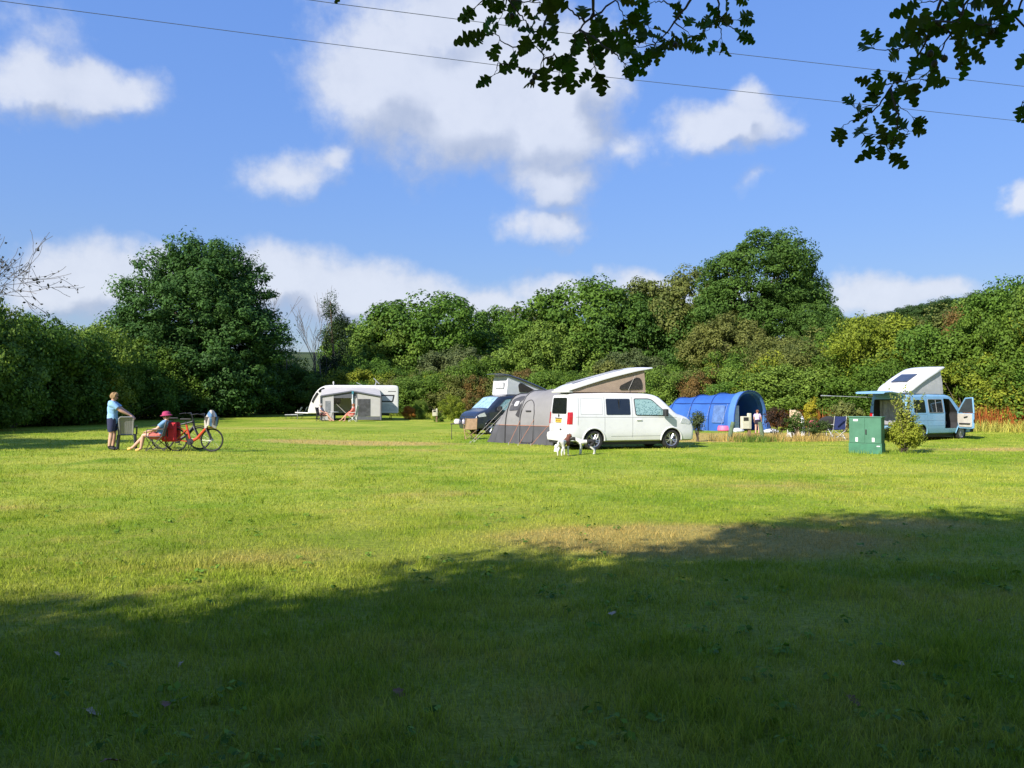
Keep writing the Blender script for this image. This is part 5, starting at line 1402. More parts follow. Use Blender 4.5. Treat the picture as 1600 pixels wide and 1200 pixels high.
def garment(me, bones, keep, off, name, m, parent, wob=.006):
    """shell over the part of the body nearest to the kept bones"""
    bm = bmesh.new(); bm.from_mesh(me)
    bm.normal_update()
    kill = []
    for f in bm.faces:
        c = f.calc_center_median(); best = min(((seg_dist(c, a, b)[0]/r, k, seg_dist(c, a, b)[1]) for k, (a, b, r) in bones.items()), key=lambda q: q[0])
        rng_ = keep.get(best[1])
        if rng_ is None or not (rng_[0] <= best[2] <= rng_[1]): kill.append(f)
    bmesh.ops.delete(bm, geom=kill, context='FACES')
    for v in bm.verts:
        v.co += v.normal*(off+wob*math.sin(v.co.z*60+v.co.x*35+v.co.y*27))
    for f in bm.faces: f.smooth = True
    g_ = bpy.data.meshes.new(name); bm.to_mesh(g_); bm.free(); g_.materials.clear(); g_.materials.append(m)
    return link(name, g_, parent)
def person(label, loc, rz, J, skin, clothes, hair, scale=1.0, bulk=1.16, group=None, hat=None, face=(1, 0, 0), grip=None):
    """J: joints in metres (x = the way the person faces). clothes: list of (name, material, keep, offset)"""
    t = thing('person', label, 'person', loc, rz, group, (scale,)*3)
    V, E, Rr, ix = [], [], [], {}
    def add(k, p, r, par=None):
        bk_ = bulk if k[:2] in ('pe', 'wa', 'ch', 'sh', 'el', 'fo', 'hp', 'th', 'kn', 'ca', 'an') else 1.0
        ix[k] = len(V); V.append(Vector(p)); Rr.append(tuple(q*bk_ for q in r) if isinstance(r, tuple) else r*bk_)
        if par: E.append((ix[par], ix[k]))
    pel, che, nek, hed = (Vector(J[k]) for k in ('pelvis', 'chest', 'neck', 'head'))
    add('pelvis', pel, (.135, .105)); add('waist', pel.lerp(che, .45), (.125, .095), 'pelvis'); add('chest', che, (.15, .11), 'waist')
    add('neck', nek, .055, 'chest'); add('jaw', nek.lerp(hed, .55), .072, 'neck'); add('head', hed, .092, 'jaw')
    add('crown', hed+(hed-nek).normalized()*.06, .075, 'head')
    for s_ in 'LR':
        sh, el_, wr = (Vector(J[k+s_]) for k in ('shoulder', 'elbow', 'wrist'))
        add('sh'+s_, sh, .062, 'chest'); add('el'+s_, el_, .042, 'sh'+s_); add('fo'+s_, el_.lerp(wr, .35), .042, 'el'+s_); add('wr'+s_, wr, .027, 'fo'+s_)
        d = (wr-el_).normalized(); dn = Vector(J.get('hand'+s_, d)).normalized()
        sd = dn.cross(Vector((0, 0, 1)));
        if sd.length < .2: sd = Vector((0, 1, 0))
        sd.normalize(); dw = sd.cross(dn).normalized()
        if dw.z > 0: dw = -dw
        palm = wr+dn*.075
        add('pa'+s_, palm, (.036, .02), 'wr'+s_)
        for q, (o_, ln) in enumerate(((-.030, .060), (-.010, .075), (.010, .078), (.030, .070))):
            a = palm+sd*o_*1.0+dn*.03; b = a+dn*ln*.55+dw*.008; c = b+dn*ln*.3+dw*ln*.45
            add(f'f{q}a'+s_, a, .0095, 'pa'+s_); add(f'f{q}b'+s_, b, .0088, f'f{q}a'+s_); add(f'f{q}c'+s_, c, .0078, f'f{q}b'+s_)
        inn = 1 if s_ == 'L' else -1
        a = wr+dn*.045-sd*inn*.035; b = a-sd*inn*.02+dn*.03+dw*.015
        add('ta'+s_, a, .0105, 'pa'+s_); add('tb'+s_, b, .009, 'ta'+s_)
        hp, kn, an, to = (Vector(J[k+s_]) for k in ('hip', 'knee', 'ankle', 'toe'))
        add('hp'+s_, hp, .092, 'pelvis'); add('th'+s_, hp.lerp(kn, .5), .078, 'hp'+s_); add('kn'+s_, kn, .055, 'th'+s_)
        add('ca'+s_, kn.lerp(an, .35), .056, 'kn'+s_); add('an'+s_, an, .036, 'ca'+s_); add('to'+s_, to, .034, 'an'+s_)
    me = skin_mesh('body', V, E, Rr)
    fx = Vector(face).normalized(); up = (hed-nek).normalized(); fy = up.cross(fx).normalized(); fx = fy.cross(up)
    Mh = Matrix((fx, fy, up)).transposed()
    ex = MB()
    ex.ball(hed+Mh @ Vector((.094, 0, -.02)), (.022, .014, .026), 8, 6, Mh)
    for k in (-1, 1):
        ex.ball(hed+Mh @ Vector((-.005, k*.088, -.01)), (.022, .012, .034), 8, 6, Mh)
    ex.ball(hed+Mh @ Vector((.078, 0, -.072)), (.016, .028, .01), 8, 6, Mh)
    append(me, ex)
    me.materials.clear(); me.materials.append(skin)
    body = link('body', me, t)
    mb = MB()
    for k in (-1, 1): mb.ball(hed+Mh @ Vector((.083, k*.034, .012)), .011, 8, 6)
    tag(mb.build('eyes', M_BLACKP, t, smooth=True), kind='stuff')
    bones = {'torso': (V[ix['pelvis']], V[ix['chest']], 1.5), 'upper': (V[ix['chest']], V[ix['neck']], .75), 'headb': (nek.lerp(hed, .35), hed+up*.06, 1.0)}
    for s_ in 'LR':
        bones['arm'+s_] = (V[ix['sh'+s_]], V[ix['el'+s_]], .8); bones['fore'+s_] = (V[ix['el'+s_]], V[ix['wr'+s_]], .6); bones['hand'+s_] = (V[ix['wr'+s_]], V[ix['f1b'+s_]], .6)
        bones['thigh'+s_] = (V[ix['hp'+s_]], V[ix['kn'+s_]], 1.0); bones['shin'+s_] = (V[ix['kn'+s_]], V[ix['an'+s_]], .75); bones['foot'+s_] = (V[ix['an'+s_]], V[ix['to'+s_]], .6)
    for (nm, m_, keep, off) in clothes: garment(me, bones, keep, off, nm, m_, t)
    # hair: uneven cap over the top and back of the head
    if hair:
        hb = MB(); rg_ = np.random.RandomState(len(label))
        nu, nv = 20, 12
        vs = []
        for i in range(nv+1):
            th_ = PI*(.02+.66*i/nv)
            for j in range(nu):
                a = 2*PI*j/nu; front = max(0, math.cos(a))
                tt = min(th_, PI*(.68-.30*front**1.2))
                rr = .112+.010*math.sin(7*a+3*tt)+.006*rg_.rand()
                vs.append(hed+up*.012+Mh @ Vector((rr*math.sin(tt)*math.cos(a)*1.02, rr*.92*math.sin(tt)*math.sin(a), rr*math.cos(tt)*1.08)))
        hb.add(vs, [(i*nu+j, (i+1)*nu+j, (i+1)*nu+(j+1) % nu, i*nu+(j+1) % nu) for i in range(nv) for j in range(nu)])
        hb.build('hair', hair, t, smooth=True)
    if hat:
        hb = MB(); prof = [(.175, -.005), (.172, .012), (.125, .03), (.118, .085), (.085, .125), (.004, .138)]
        hb.lathe(prof, 20, Matrix.Translation(hed+up*.015) @ Mh.to_4x4()); hb.build('sun_hat', hat, t, smooth=True)
    return t
SHIRT = {'torso': (-.1, 1.1), 'upper': (-.1, .55), 'armL': (-.1, .62), 'armR': (-.1, .62)}
LONGS = dict(SHIRT, armL=(-.1, 1.1), armR=(-.1, 1.1), foreL=(-.1, .9), foreR=(-.1, .9))
SHORTS = {'torso': (-.1, .30), 'thighL': (-.1, .80), 'thighR': (-.1, .80)}
SHOES = {'footL': (-.2, 1.2), 'footR': (-.2, 1.2)}
SOCKS = {'footL': (-.2, 1.2), 'footR': (-.2, 1.2), 'shinL': (.86, 1.1), 'shinR': (.86, 1.1)}
def cloth(name, c, **k): return mat(name, c, .9, var=.12, scale=9, bump=.3, bscale=22, **k)
STAND = dict(pelvis=(0, 0, .93), chest=(.01, 0, 1.26), neck=(.02, 0, 1.46), head=(.045, 0, 1.60),
             hipL=(0, .10, .88), hipR=(0, -.10, .88), kneeL=(.03, .11, .49), kneeR=(.0, -.11, .49), ankleL=(-.01, .12, .075), ankleR=(-.05, -.12, .075), toeL=(.15, .15, .034), toeR=(.12, -.15, .034),
             shoulderL=(.02, .175, 1.40), shoulderR=(.02, -.175, 1.40))
# boy leaning his hands on the plastic chair
J = dict(STAND, elbowL=(.25, .19, 1.20), elbowR=(.27, -.17, 1.18), wristL=(.50, .10, 1.05), wristR=(.52, -.08, 1.04), handL=(.7, 0, -.55), handR=(.7, 0, -.55))
B = gp(176, 24.0)
person('standing boy in light blue shirt and navy shorts holding the chair back', B, R(12), J, M_SKIN,
       [('shirt', cloth('shirt_blue', (.26, .46, .68)), SHIRT, .028), ('shorts', cloth('shorts_navy', (.025, .03, .075)), SHORTS, .026), ('shoes', mat('dark_shoe', (.02, .02, .022), .7), SOCKS, .012)],
       cloth('hair_fair', (.27, .17, .08)), 1.0)
# seated person with magenta sun hat
SIT = dict(pelvis=(0, 0, .48), chest=(-.10, 0, .80), neck=(-.10, 0, .99), head=(-.07, 0, 1.13), hipL=(.02, .10, .46), hipR=(.02, -.10, .46), kneeL=(.44, .13, .50), kneeR=(.46, -.12, .50),
           ankleL=(.50, .14, .08), ankleR=(.86, -.13, .10), toeL=(.66, .16, .035), toeR=(1.02, -.15, .055), shoulderL=(-.10, .175, .93), shoulderR=(-.10, -.175, .93),
           elbowL=(.06, .22, .70), elbowR=(.08, -.22, .70), wristL=(.29, .12, .62), wristR=(.31, -.12, .62), handL=(.9, -.1, -.2), handR=(.9, .1, -.2))
S = gp(250, 23.8)
person('seated person in magenta sun hat and blue top stretching bare legs', S, R(183), dict(SIT, chest=(-.15, 0, .77), neck=(-.21, 0, .94), head=(-.20, 0, 1.075), shoulderL=(-.19, .175, .89), shoulderR=(-.19, -.175, .89), elbowL=(.0, .23, .68), elbowR=(.02, -.23, .68)), M_SKIN,
       [('top', cloth('top_blue', (.16, .30, .52)), SHIRT, .016), ('shorts', cloth('shorts_coral', (.50, .14, .11)), {'torso': (-.1, .25), 'thighL': (-.1, .55), 'thighR': (-.1, .55)}, .02), ('sandals', cloth('sandal_yellow', (.70, .42, .12)), {'footL': (.3, 1.2), 'footR': (.3, 1.2)}, .01)],
       cloth('hair_brown', (.12, .07, .04)), .97, hat=cloth('hat_magenta', (.36, .035, .11)))
# two people in front of the caravan
p1 = gp(503, 56.4)
person('seated person in pale shirt reading beside the caravan awning', p1, R(-12), SIT, M_SKIN2,
       [('shirt', cloth('shirt_pale', (.50, .44, .43)), SHIRT, .018), ('shorts', cloth('shorts_maroon', (.12, .04, .04)), SHORTS, .022)], cloth('hair_grey', (.30, .28, .26)), 1.0)
p2 = gp(551, 56.0)
person('seated person in coral red clothes facing the pale shirted one', p2, R(176), SIT, M_SKIN2,
       [('dress', cloth('dress_coral', (.62, .16, .12)), dict(LONGS, thighL=(-.1, .95), thighR=(-.1, .95)), .02)], cloth('hair_auburn', (.22, .09, .04)), 1.0)
# child at the blue tent
p3 = gp(1183, 40.5)
J = dict(STAND, elbowL=(.06, .25, 1.16), elbowR=(.07, -.25, 1.16), wristL=(.16, .24, .95), wristR=(.18, -.24, .96))
person('standing child in lilac top and dark shorts near the blue tent', p3, R(60), J, M_SKIN,
       [('top', cloth('top_lilac', (.55, .44, .70)), SHIRT, .018), ('shorts', cloth('shorts_dark', (.02, .015, .03)), {'torso': (-.1, .28), 'thighL': (-.1, .5), 'thighR': (-.1, .5)}, .022), ('socks', cloth('sock_pink', (.6, .3, .35)), SOCKS, .01)],
       cloth('hair_chestnut', (.20, .08, .035)), .70)

def dog(label, loc, rz, spec, scale=1.0, head_down=.0, tail_up=True):
    """four-legged body with jointed legs; coat patches follow the regions in spec"""
    t = thing('dog', label, 'dog', loc, rz, 'dogs beside the white campervan', (scale,)*3)
    V, E, Rr, ix = [], [], [], {}
    def add(k, p, r, par=None):
        ix[k] = len(V); V.append(Vector(p)); Rr.append(r)
        if par: E.append((ix[par], ix[k]))
    add('loin', (-.02, 0, .43), (.085, .078)); add('rump', (-.20, 0, .45), (.09, .085), 'loin'); add('ribs', (.12, 0, .42), (.105, .085), 'loin'); add('breast', (.26, 0, .44), (.095, .078), 'ribs')
    hd = Vector((.46, 0, .60-head_down)); add('neck', Vector((.33, 0, .50)).lerp(hd, .3), .062, 'breast'); add('skull', hd, .064, 'neck'); add('muzzle', hd+Vector((.10, 0, -.035)), .040, 'skull'); add('nose', hd+Vector((.155, 0, -.05)), .028, 'muzzle')
    tl = [(-.30, 0, .50), (-.37, 0, .60), (-.38, 0, .70)] if tail_up else [(-.30, 0, .46), (-.37, 0, .38), (-.39, 0, .28)]
    for i, q in enumerate(tl): add(f'tail{i}', q, (.026, .020, .012)[i], 'rump' if i == 0 else f'tail{i-1}')
    for s_ in (-1, 1):
        a = f'f{s_}'; off = .03*s_
        add(a+'sh', (.24, s_*.065, .38), .05, 'breast'); add(a+'el', (.20+off, s_*.075, .26), .034, a+'sh'); add(a+'wr', (.22+off, s_*.075, .12), .024, a+'el'); add(a+'pa', (.22+off, s_*.075, .03), .022, a+'wr'); add(a+'to', (.26+off, s_*.075, .02), .021, a+'pa')
        a = f'h{s_}'
        add(a+'hi', (-.19, s_*.06, .38), .072, 'rump'); add(a+'kn', (-.13+off, s_*.08, .27), .045, a+'hi'); add(a+'ho', (-.27+off, s_*.08, .15), .026, a+'kn'); add(a+'pa', (-.25+off, s_*.08, .03), .021, a+'ho'); add(a+'to', (-.21+off, s_*.08, .02), .021, a+'pa')
    me = skin_mesh('body', V, E, Rr)
    ex = MB()
    for s_ in (-1, 1): ex.ball(hd+Vector((-.03, s_*.062, -.02)), (.03, .014, .06), 8, 6)
    append(me, ex)
    mats = [mat('coat_white', (.62, .60, .55), .85, var=.2, scale=30, bump=.4, bscale=60), spec[0]]
    me.materials.clear()
    for m_ in mats: me.materials.append(m_)
    for f in me.polygons:
        c = f.center; f.material_index = 1 if spec[1](c, hd) else 0
    link('body', me, t)
    mb = MB(); mb.ball(hd+Vector((.175, 0, -.045)), .014, 8, 6)
    for s_ in (-1, 1): mb.ball(hd+Vector((.05, s_*.045, .025)), .009, 6, 5)
    tag(mb.build('nose_and_eyes', M_BLACKP, t, smooth=True), kind='stuff')
M_CHEST = mat('coat_chestnut', (.16, .055, .025), .8, var=.25, scale=25, bump=.4, bscale=60)
M_COATB = mat('coat_black', (.018, .017, .016), .8, var=.3, scale=25, bump=.4, bscale=60)
d1 = gp(880, 24.3)
dog('white dog with chestnut head and shoulders beside the campervan wheel', d1, R(62), (M_CHEST, lambda c, h: (c.x > .04 and c.z > .30) or c.x > .33), 1.0, -.02, False)
d2 = gp(917, 25.1)
dog('white speckled dog with black rump patch and raised tail', d2, R(184), (M_COATB, lambda c, h: (-.29 < c.x < .02 and c.z > .27) or (c.x > .40 and c.z > .42)), .93, .05, True)
# ------------------------------------------------------------------ bicycles, chairs, small camp things
M_RED = mat('bike_red', (.52, .06, .025), .3, var=.06, coat=.5)
M_DKM = mat('dark_metal', (.03, .03, .033), .45, .4, var=.2)
M_SADDLE = mat('saddle', (.03, .028, .026), .7)
def bike(label, loc, rz, m_frame, pannier=None, basket=None, lean=0.0, step=True):
    t = thing('bicycle', label, 'bicycle', loc, rz); t.rotation_euler = (lean, 0, rz)
    r = .345; A, Bf = Vector((-.53, 0, r)), Vector((.56, 0, r)); bb = Vector((-.08, 0, .29))
    for c, nm in ((A, 'rear'), (Bf, 'front')):
        mb = MB(); mb.tube([c+Vector((r*math.cos(a)*.965, 0, r*math.sin(a)*.965)) for a in np.linspace(0, 2*PI, 41)[:-1]], .020, 7, closed=True); wv_ = mb.build('wheel', M_TYRE, t, smooth=True)
        mb = MB(); mb.tube([c+Vector((r*.90*math.cos(a), 0, r*.90*math.sin(a))) for a in np.linspace(0, 2*PI, 41)[:-1]], .010, 5, closed=True); mb.build('rim', M_DKM, wv_)
        mb = MB()
        for k in range(24):
            a = 2*PI*k/24; mb.tube([c+Vector((.02*math.cos(a+1), (.03 if k % 2 else -.03), .02*math.sin(a+1))), c+Vector((r*.9*math.cos(a), 0, r*.9*math.sin(a)))], .0018, 3)
        mb.tube([c+Vector((0, -.06, 0)), c+Vector((0, .06, 0))], .025, 8)
        tag(mb.build('spokes', M_STEEL, wv_), kind='stuff')
    mb = MB(); ht, hb_ = Vector((.36, 0, .92)), Vector((.40, 0, .72)); st = Vector((-.22, 0, .80))
    mb.tube([bb, bb.lerp(hb_, .35)+Vector((.02, 0, -.05)), hb_], [.05, .045, .04], 9)
    mb.tube([hb_+Vector((0, 0, -.03)), ht], .036, 9); mb.tube([bb, st], .032, 8)
    if not step: mb.tube([st.lerp(bb, .15), ht.lerp(hb_, .3)], .026, 8)
    for y in (-.06, .06):
        mb.tube([bb+Vector((0, y*.5, 0)), A+Vector((0, y, 0))], .016, 6); mb.tube([st.lerp(bb, .25)+Vector((0, y*.3, 0)), A+Vector((0, y, 0))], .014, 6)
    mb.build('frame', m_frame, t, smooth=True)
    mb = MB()
    for y in (-.055, .055): mb.tube([hb_+Vector((0, y*.4, -.02)), hb_+Vector((.01, y, -.06)), Bf+Vector((0, y, 0))], [.022, .022, .016], 7)
    mb.build('fork', M_DKM, t, smooth=True)
    mb = MB(); mb.tube([ht, ht+Vector((-.04, 0, .16))], .016, 6); top_ = ht+Vector((-.04, 0, .16))
    mb.tube([top_+Vector((-.28, -.30, .02)), top_+Vector((-.10, -.27, .05)), top_, top_+Vector((-.10, .27, .05)), top_+Vector((-.28, .30, .02))], .013, 7); mb.build('handlebar', M_DKM, t, smooth=True)
    mb = MB(); mb.tube([st, st+Vector((-.03, 0, .14))], .015, 6); mb.loft([[st+Vector((x, w_*c_, .16+.03*s_)) for c_, s_ in ((-1, 0), (-.6, 1), (.6, 1), (1, 0), (.5, -.8), (-.5, -.8))] for x, w_ in ((-.17, .07), (-.12, .085), (-.02, .06), (.10, .025), (.13, .015))]); mb.build('saddle', M_SADDLE, t, smooth=True)
    mb = MB(); mb.lathe([(.10, -.012), (.10, .012)], 20, Matrix.Translation(bb+Vector((0, -.05, 0))) @ Matrix.Rotation(PI/2, 4, 'X')); mb.tube([bb+Vector((0, -.08, 0)), bb+Vector((.10, -.10, -.13))], .012, 5); mb.tube([bb+Vector((0, .08, 0)), bb+Vector((-.10, .10, .13))], .012, 5)
    mb.box(bb+Vector((.10, -.15, -.13)), (.09, .09, .02)); mb.box(bb+Vector((-.10, .15, .13)), (.09, .09, .02)); mb.build('crankset', M_DKM, t)
    mb = MB(); mb.tube([A+Vector((r*1.1*math.cos(a), 0, r*1.1*math.sin(a))) for a in np.linspace(.5, 2.8, 16)], .018, 6); mb.tube([Bf+Vector((r*1.1*math.cos(a), 0, r*1.1*math.sin(a))) for a in np.linspace(1.2, 3.1, 14)], .018, 6); tag(mb.build('mudguards', m_frame, t, smooth=True), kind='stuff')
    mb = MB()
    for y in (-.07, .07): mb.tube([(-.26, y, .74), (-.86, y, .74)], .008, 5); mb.tube([(-.66, y, .74), (-.53, y, .36)], .007, 5)
    for x in (-.3, -.5, -.7, -.85): mb.tube([(x, -.07, .74), (x, .07, .74)], .007, 5)
    mb.build('rack', M_DKM, t)
    mb = MB(); mb.tube([bb+Vector((-.1, .03, .0)), bb+Vector((-.16, .26, -.30))], .011, 6); mb.build('kickstand', M_DKM, t)
    if pannier:
        for y in (-1, 1):
            mb = MB(); mb.loft([[Vector((-.68+x, y*(.09), z)) for x in (-.21, .21)]+[Vector((-.68+x, y*(.09+d), z)) for x in (.19, -.19)] for z, d in ((.30, .08), (.36, .14), (.62, .15), (.80, .12), (.88, .05))]); pn = mb.build('pannier', pannier, t, bevel=.015)
            mb = MB(); mb.box((-.68, y*.235, .76), (.36, .02, .18), (y*.25, 0, 0)); mb.build('pannier_flap', cloth('pannier_flap_red', (.36, .02, .025)), pn, bevel=.006)
            mb = MB(); mb.box((-.68, y*.25, .58), (.03, .015, .26)); mb.build('strap', M_BLACKP, pn)
    if basket:
        mb = MB(); mb.loft([[Vector((.56+a*.15*s_, b_*.17*s_, z)) for a, b_ in ((-1, -1), (1, -1), (1, 1), (-1, 1))] for z, s_ in ((.80, .8), (.95, .95), (1.04, 1.0))], cap=True); mb.build('basket', mat('wicker_dark', (.08, .07, .06), .8, var=.3, scale=40, bump=.5), t)
        rg_ = np.random.RandomState(3); mb = MB(); nu, nv = 16, 9; vs = []
        for i in range(nv):
            v_ = i/(nv-1)
            for j in range(nu):
                a = 2*PI*j/nu; rr = (.05+.17*math.sin(min(1, v_*1.5)*PI/2))*(1+.14*math.sin(5*a+v_*4)+.08*rg_.rand())
                rr *= .78; vs.append(Vector((.54+rr*math.cos(a), rr*math.sin(a), 1.24-.50*v_**1.1+.05*math.sin(3*a)*v_)))
        mb.add(vs, [(i*nu+j, i*nu+(j+1) % nu, (i+1)*nu+(j+1) % nu, (i+1)*nu+j) for i in range(nv-1) for j in range(nu)]); mb.build('draped_towel', basket, t, smooth=True, solid=.008)
    return t
def towel_mat():
    m = bpy.data.materials.new('striped_towel'); m.use_nodes = True; t = NT(m.node_tree); tcn = t.n('ShaderNodeTexCoord')
    x, y, z = t.sep(tcn.outputs['Object'])[:3]
    w_ = t.m('SINE', t.m('MULTIPLY', t.m('ADD', y, t.m('MULTIPLY', x, .8)), 26.0))
    c = t.mix(t.ss(w_, .35, .6), (.40, .37, .33), (.09, .19, .32)); b = t.n('ShaderNodeBsdfPrincipled'); t.l(c, b.inputs['Base Color']); b.inputs['Roughness'].default_value = .95
    out = t.n('ShaderNodeOutputMaterial'); t.l(b.outputs[0], out.inputs[0]); return m
P = gp(303, 24.0)
bike('red step-through bicycle with red panniers and a towel on its basket', P, R(-2), M_RED, cloth('pannier_red', (.50, .025, .035)), towel_mat())
P = gp(283, 24.75)
bike('dark bicycle standing behind the red bicycle', P, R(6), M_DKM, None, None, 0, False)

# ---- grey plastic garden chair in front of the boy
M_PLAS = mat('plastic_dark', (.035, .04, .04), .45, var=.1); M_PLASG = mat('plastic_grey', (.24, .245, .24), .5, var=.08)
c = thing('plastic_chair', 'dark grey plastic garden chair held by the boy', 'chair', gp(199, 24.3), R(112), None, (1.05, 1.05, 1.05))
mb = MB(); mb.box((.02, 0, .43), (.44, .44, .03)); mb.build('seat', M_PLAS, c, bevel=.012)
mb = MB(); mb.tube([(-.20, -.165, .44), (-.36, -.19, .90), (-.372, -.14, .945), (-.375, .14, .945), (-.36, .19, .90), (-.20, .165, .44)], .02, 7); bk = mb.build('backrest', M_PLASG, c, smooth=True)
for k in range(6):
    y0_, y1_ = -.165+.055*k, -.165+.055*k+.052
    mb = MB(); mb.loft([[Vector((-.20-.16*t_, y, .46+.47*t_)) for y in (y0_, (y0_+y1_)/2, y1_)] for t_ in np.linspace(0, 1, 5)], closed=False, cap=False); mb.build('slat', M_PLASG, bk, smooth=True, solid=.016)
for x in (-.20, .20):
    for y in (-.21, .21):
        mb = MB(); mb.tube([(x*1.0, y, .43), (x*1.32, y*1.15, 0)], [.035, .026], 6); mb.build('leg', M_PLAS, c)
for y in (-.24, .24):
    mb = MB(); mb.tube([(.21, y, .43), (.22, y*1.04, .66), (.05, y*1.05, .68), (-.25, y*.92, .66)], .022, 6); mb.build('armrest', M_PLAS, c, smooth=True)
# ---- folding camp chairs
def camp_chair(label, loc, rz, m_cloth, m_fr, h=.95, seat=True, w_=.54):
    t = thing('camp_chair', label, 'chair', loc, rz)
    mb = MB(); mb.loft([[Vector((-.22-.10*k, y, .46+(h-.46)*k-.02*math.cos(y*5))) for y in np.linspace(-w_/2, w_/2, 8)] for k in np.linspace(0, 1, 6)], closed=False, cap=False); mb.build('backrest', m_cloth, t, smooth=True, solid=.012)
    mb = MB(); mb.loft([[Vector((x, y, .46-.04*math.cos(y*5)*math.sin((x+.22)*6))) for y in np.linspace(-w_/2, w_/2, 8)] for x in np.linspace(-.22, .26, 6)], closed=False, cap=False); mb.build('seat', m_cloth, t, smooth=True, solid=.012)
    for y in (-w_/2, w_/2):
        mb = MB(); mb.tube([(-.34, y, h+.01), (-.20, y, .44), (.26, y*.9, .01)], .013, 6); mb.build('leg', m_fr, t, smooth=True)
        mb = MB(); mb.tube([(.26, y, .46), (-.28, y*.9, .01)], .013, 6); mb.build('leg', m_fr, t)
        mb = MB(); mb.tube([(-.26, y*1.05, .66), (.22, y*1.08, .64), (.25, y, .46)], .015, 6); mb.build('armrest', m_fr, t, smooth=True)
    for x, a in ((-.28, 1), (.26, 1)):
        mb = MB(); mb.tube([(x, -w_/2*.9, .03), (x, w_/2*.9, .40)], .010, 5); mb.tube([(x+.012, w_/2*.9, .03), (x+.012, -w_/2*.9, .40)], .010, 5); mb.build('cross_brace', m_fr, t)
    return t
M_FRW = mat('chair_frame_white', (.62, .62, .60), .4, .2); M_FRB = mat('chair_frame_dark', (.06, .055, .05), .5, .2); M_FRT = mat('chair_frame_wood', (.34, .22, .12), .7)
camp_chair('navy folding camp chair with pale frame beside the green cabinet', gp(1307, 34.6), R(96), cloth('chair_navy', (.025, .04, .15)), M_FRW, 1.02)
camp_chair('tan folding chair in front of the dark van', gp(735, 34.5), R(100), cloth('chair_tan', (.52, .34, .22)), M_FRT, .92, True, .50)
camp_chair('folding chair under the person in the magenta hat', gp(248, 23.83), R(183), cloth('chair_grey', (.13, .13, .14)), M_FRB, .90)
camp_chair('dark folding chair under the pale shirted reader', gp(502, 56.45), R(-12), cloth('chair_dark', (.05, .05, .055)), M_FRB, 1.0)
camp_chair('white framed folding chair under the person in coral red', gp(552, 56.05), R(176), cloth('chair_white', (.55, .53, .50)), M_FRW, 1.12)
# ---- sun loungers by the caravan drawbar
for k, (px, Y, lab) in enumerate([(461, 62.0, 'folding sun lounger by the caravan drawbar, outer of two'), (470, 62.6, 'folding sun lounger by the caravan drawbar, next to the caravan')]):
    t = thing('sun_lounger', lab, 'lounger', gp(px, Y), R(185), 'loungers by the caravan')
    mb = MB(); mb.box((.25, 0, .32), (.95, .55, .04)); mb.build('seat_pad', cloth('lounger_pad', (.45, .47, .45)), t, bevel=.012)
    mb = MB(); mb.box((-.38, 0, .60), (.70, .55, .04), (0, R(62), 0)); mb.build('backrest', cloth('lounger_dark', (.10, .13, .13)), t, bevel=.012)
    for x in (-.15, .65):
        for y in (-.24, .24):
            mb = MB(); mb.tube([(x, y, .32), (x+.05, y, 0)], .015, 5); mb.build('leg', M_FRB, t)
# ---- folding table with camp things in front of the dark van
tb = thing('folding_table', 'dark folding camp table in front of the dark van', 'table', gp(721, 34.9), R(4))
mb = MB(); mb.box((0, 0, .66), (.95, .55, .03)); mb.build('table_top', M_FRB, tb, bevel=.006)
for x in (-.42, .42):
    for y in (-.24, .24):
        mb = MB(); mb.tube([(x, y, .65), (x*1.02, y*1.05, 0)], .013, 5); mb.build('leg', M_FRB, tb)
q = gp(714, 34.85); rg_ = np.random.RandomState(2)
mb = MB(); mb.loft([[Vector((.15*s_*math.cos(a)*(1+.2*math.sin(3*a)), .12*s_*math.sin(a), z)) for a in np.linspace(0, 2*PI, 13)[:-1]] for z, s_ in ((0, .8), (.08, 1.05), (.15, .9), (.2, .5))])
o = mb.build('carrier_bag', cloth('bag_white', (.66, .62, .58)), None, smooth=True); o.location = q+Vector((.02, 0, .675)); tag(o, 'crumpled white bag on the dark folding table', 'bag')
mb = MB(); mb.lathe([(.06, 0), (.075, .05), (.07, .14), (.05, .17), (.065, .19), (.005, .21)], 12); o = mb.build('camping_kettle', mat('kettle', (.55, .5, .52), .35, .3), None, smooth=True); o.location = q+Vector((.30, -.05, .675)); tag(o, 'pale kettle on the dark folding table', 'kettle')
# ---- table and cool box inside the caravan awning
p = gp(521, 57.2); tb = thing('awning_table', 'small pale table under the caravan awning', 'table', p, 0)
mb = MB(); mb.lathe([(.36, .62), (.38, .64), (.36, .66), (.004, .66)], 20); mb.build('table_top', M_FRW, tb)
for a in (0.5, 2.6, 4.7): mb = MB(); mb.tube([(.05*math.cos(a), .05*math.sin(a), .63), (.28*math.cos(a), .28*math.sin(a), 0)], .016, 5); mb.build('leg', M_FRB, tb)
p = gp(518, 58.4); o = MB().box((0, 0, .2), (.5, .36, .38)).build('cool_box', mat('coolbox_blue', (.03, .04, .12), .5), None, bevel=.03); o.location = p; tag(o, 'dark blue cool box under the small pale table', 'box')
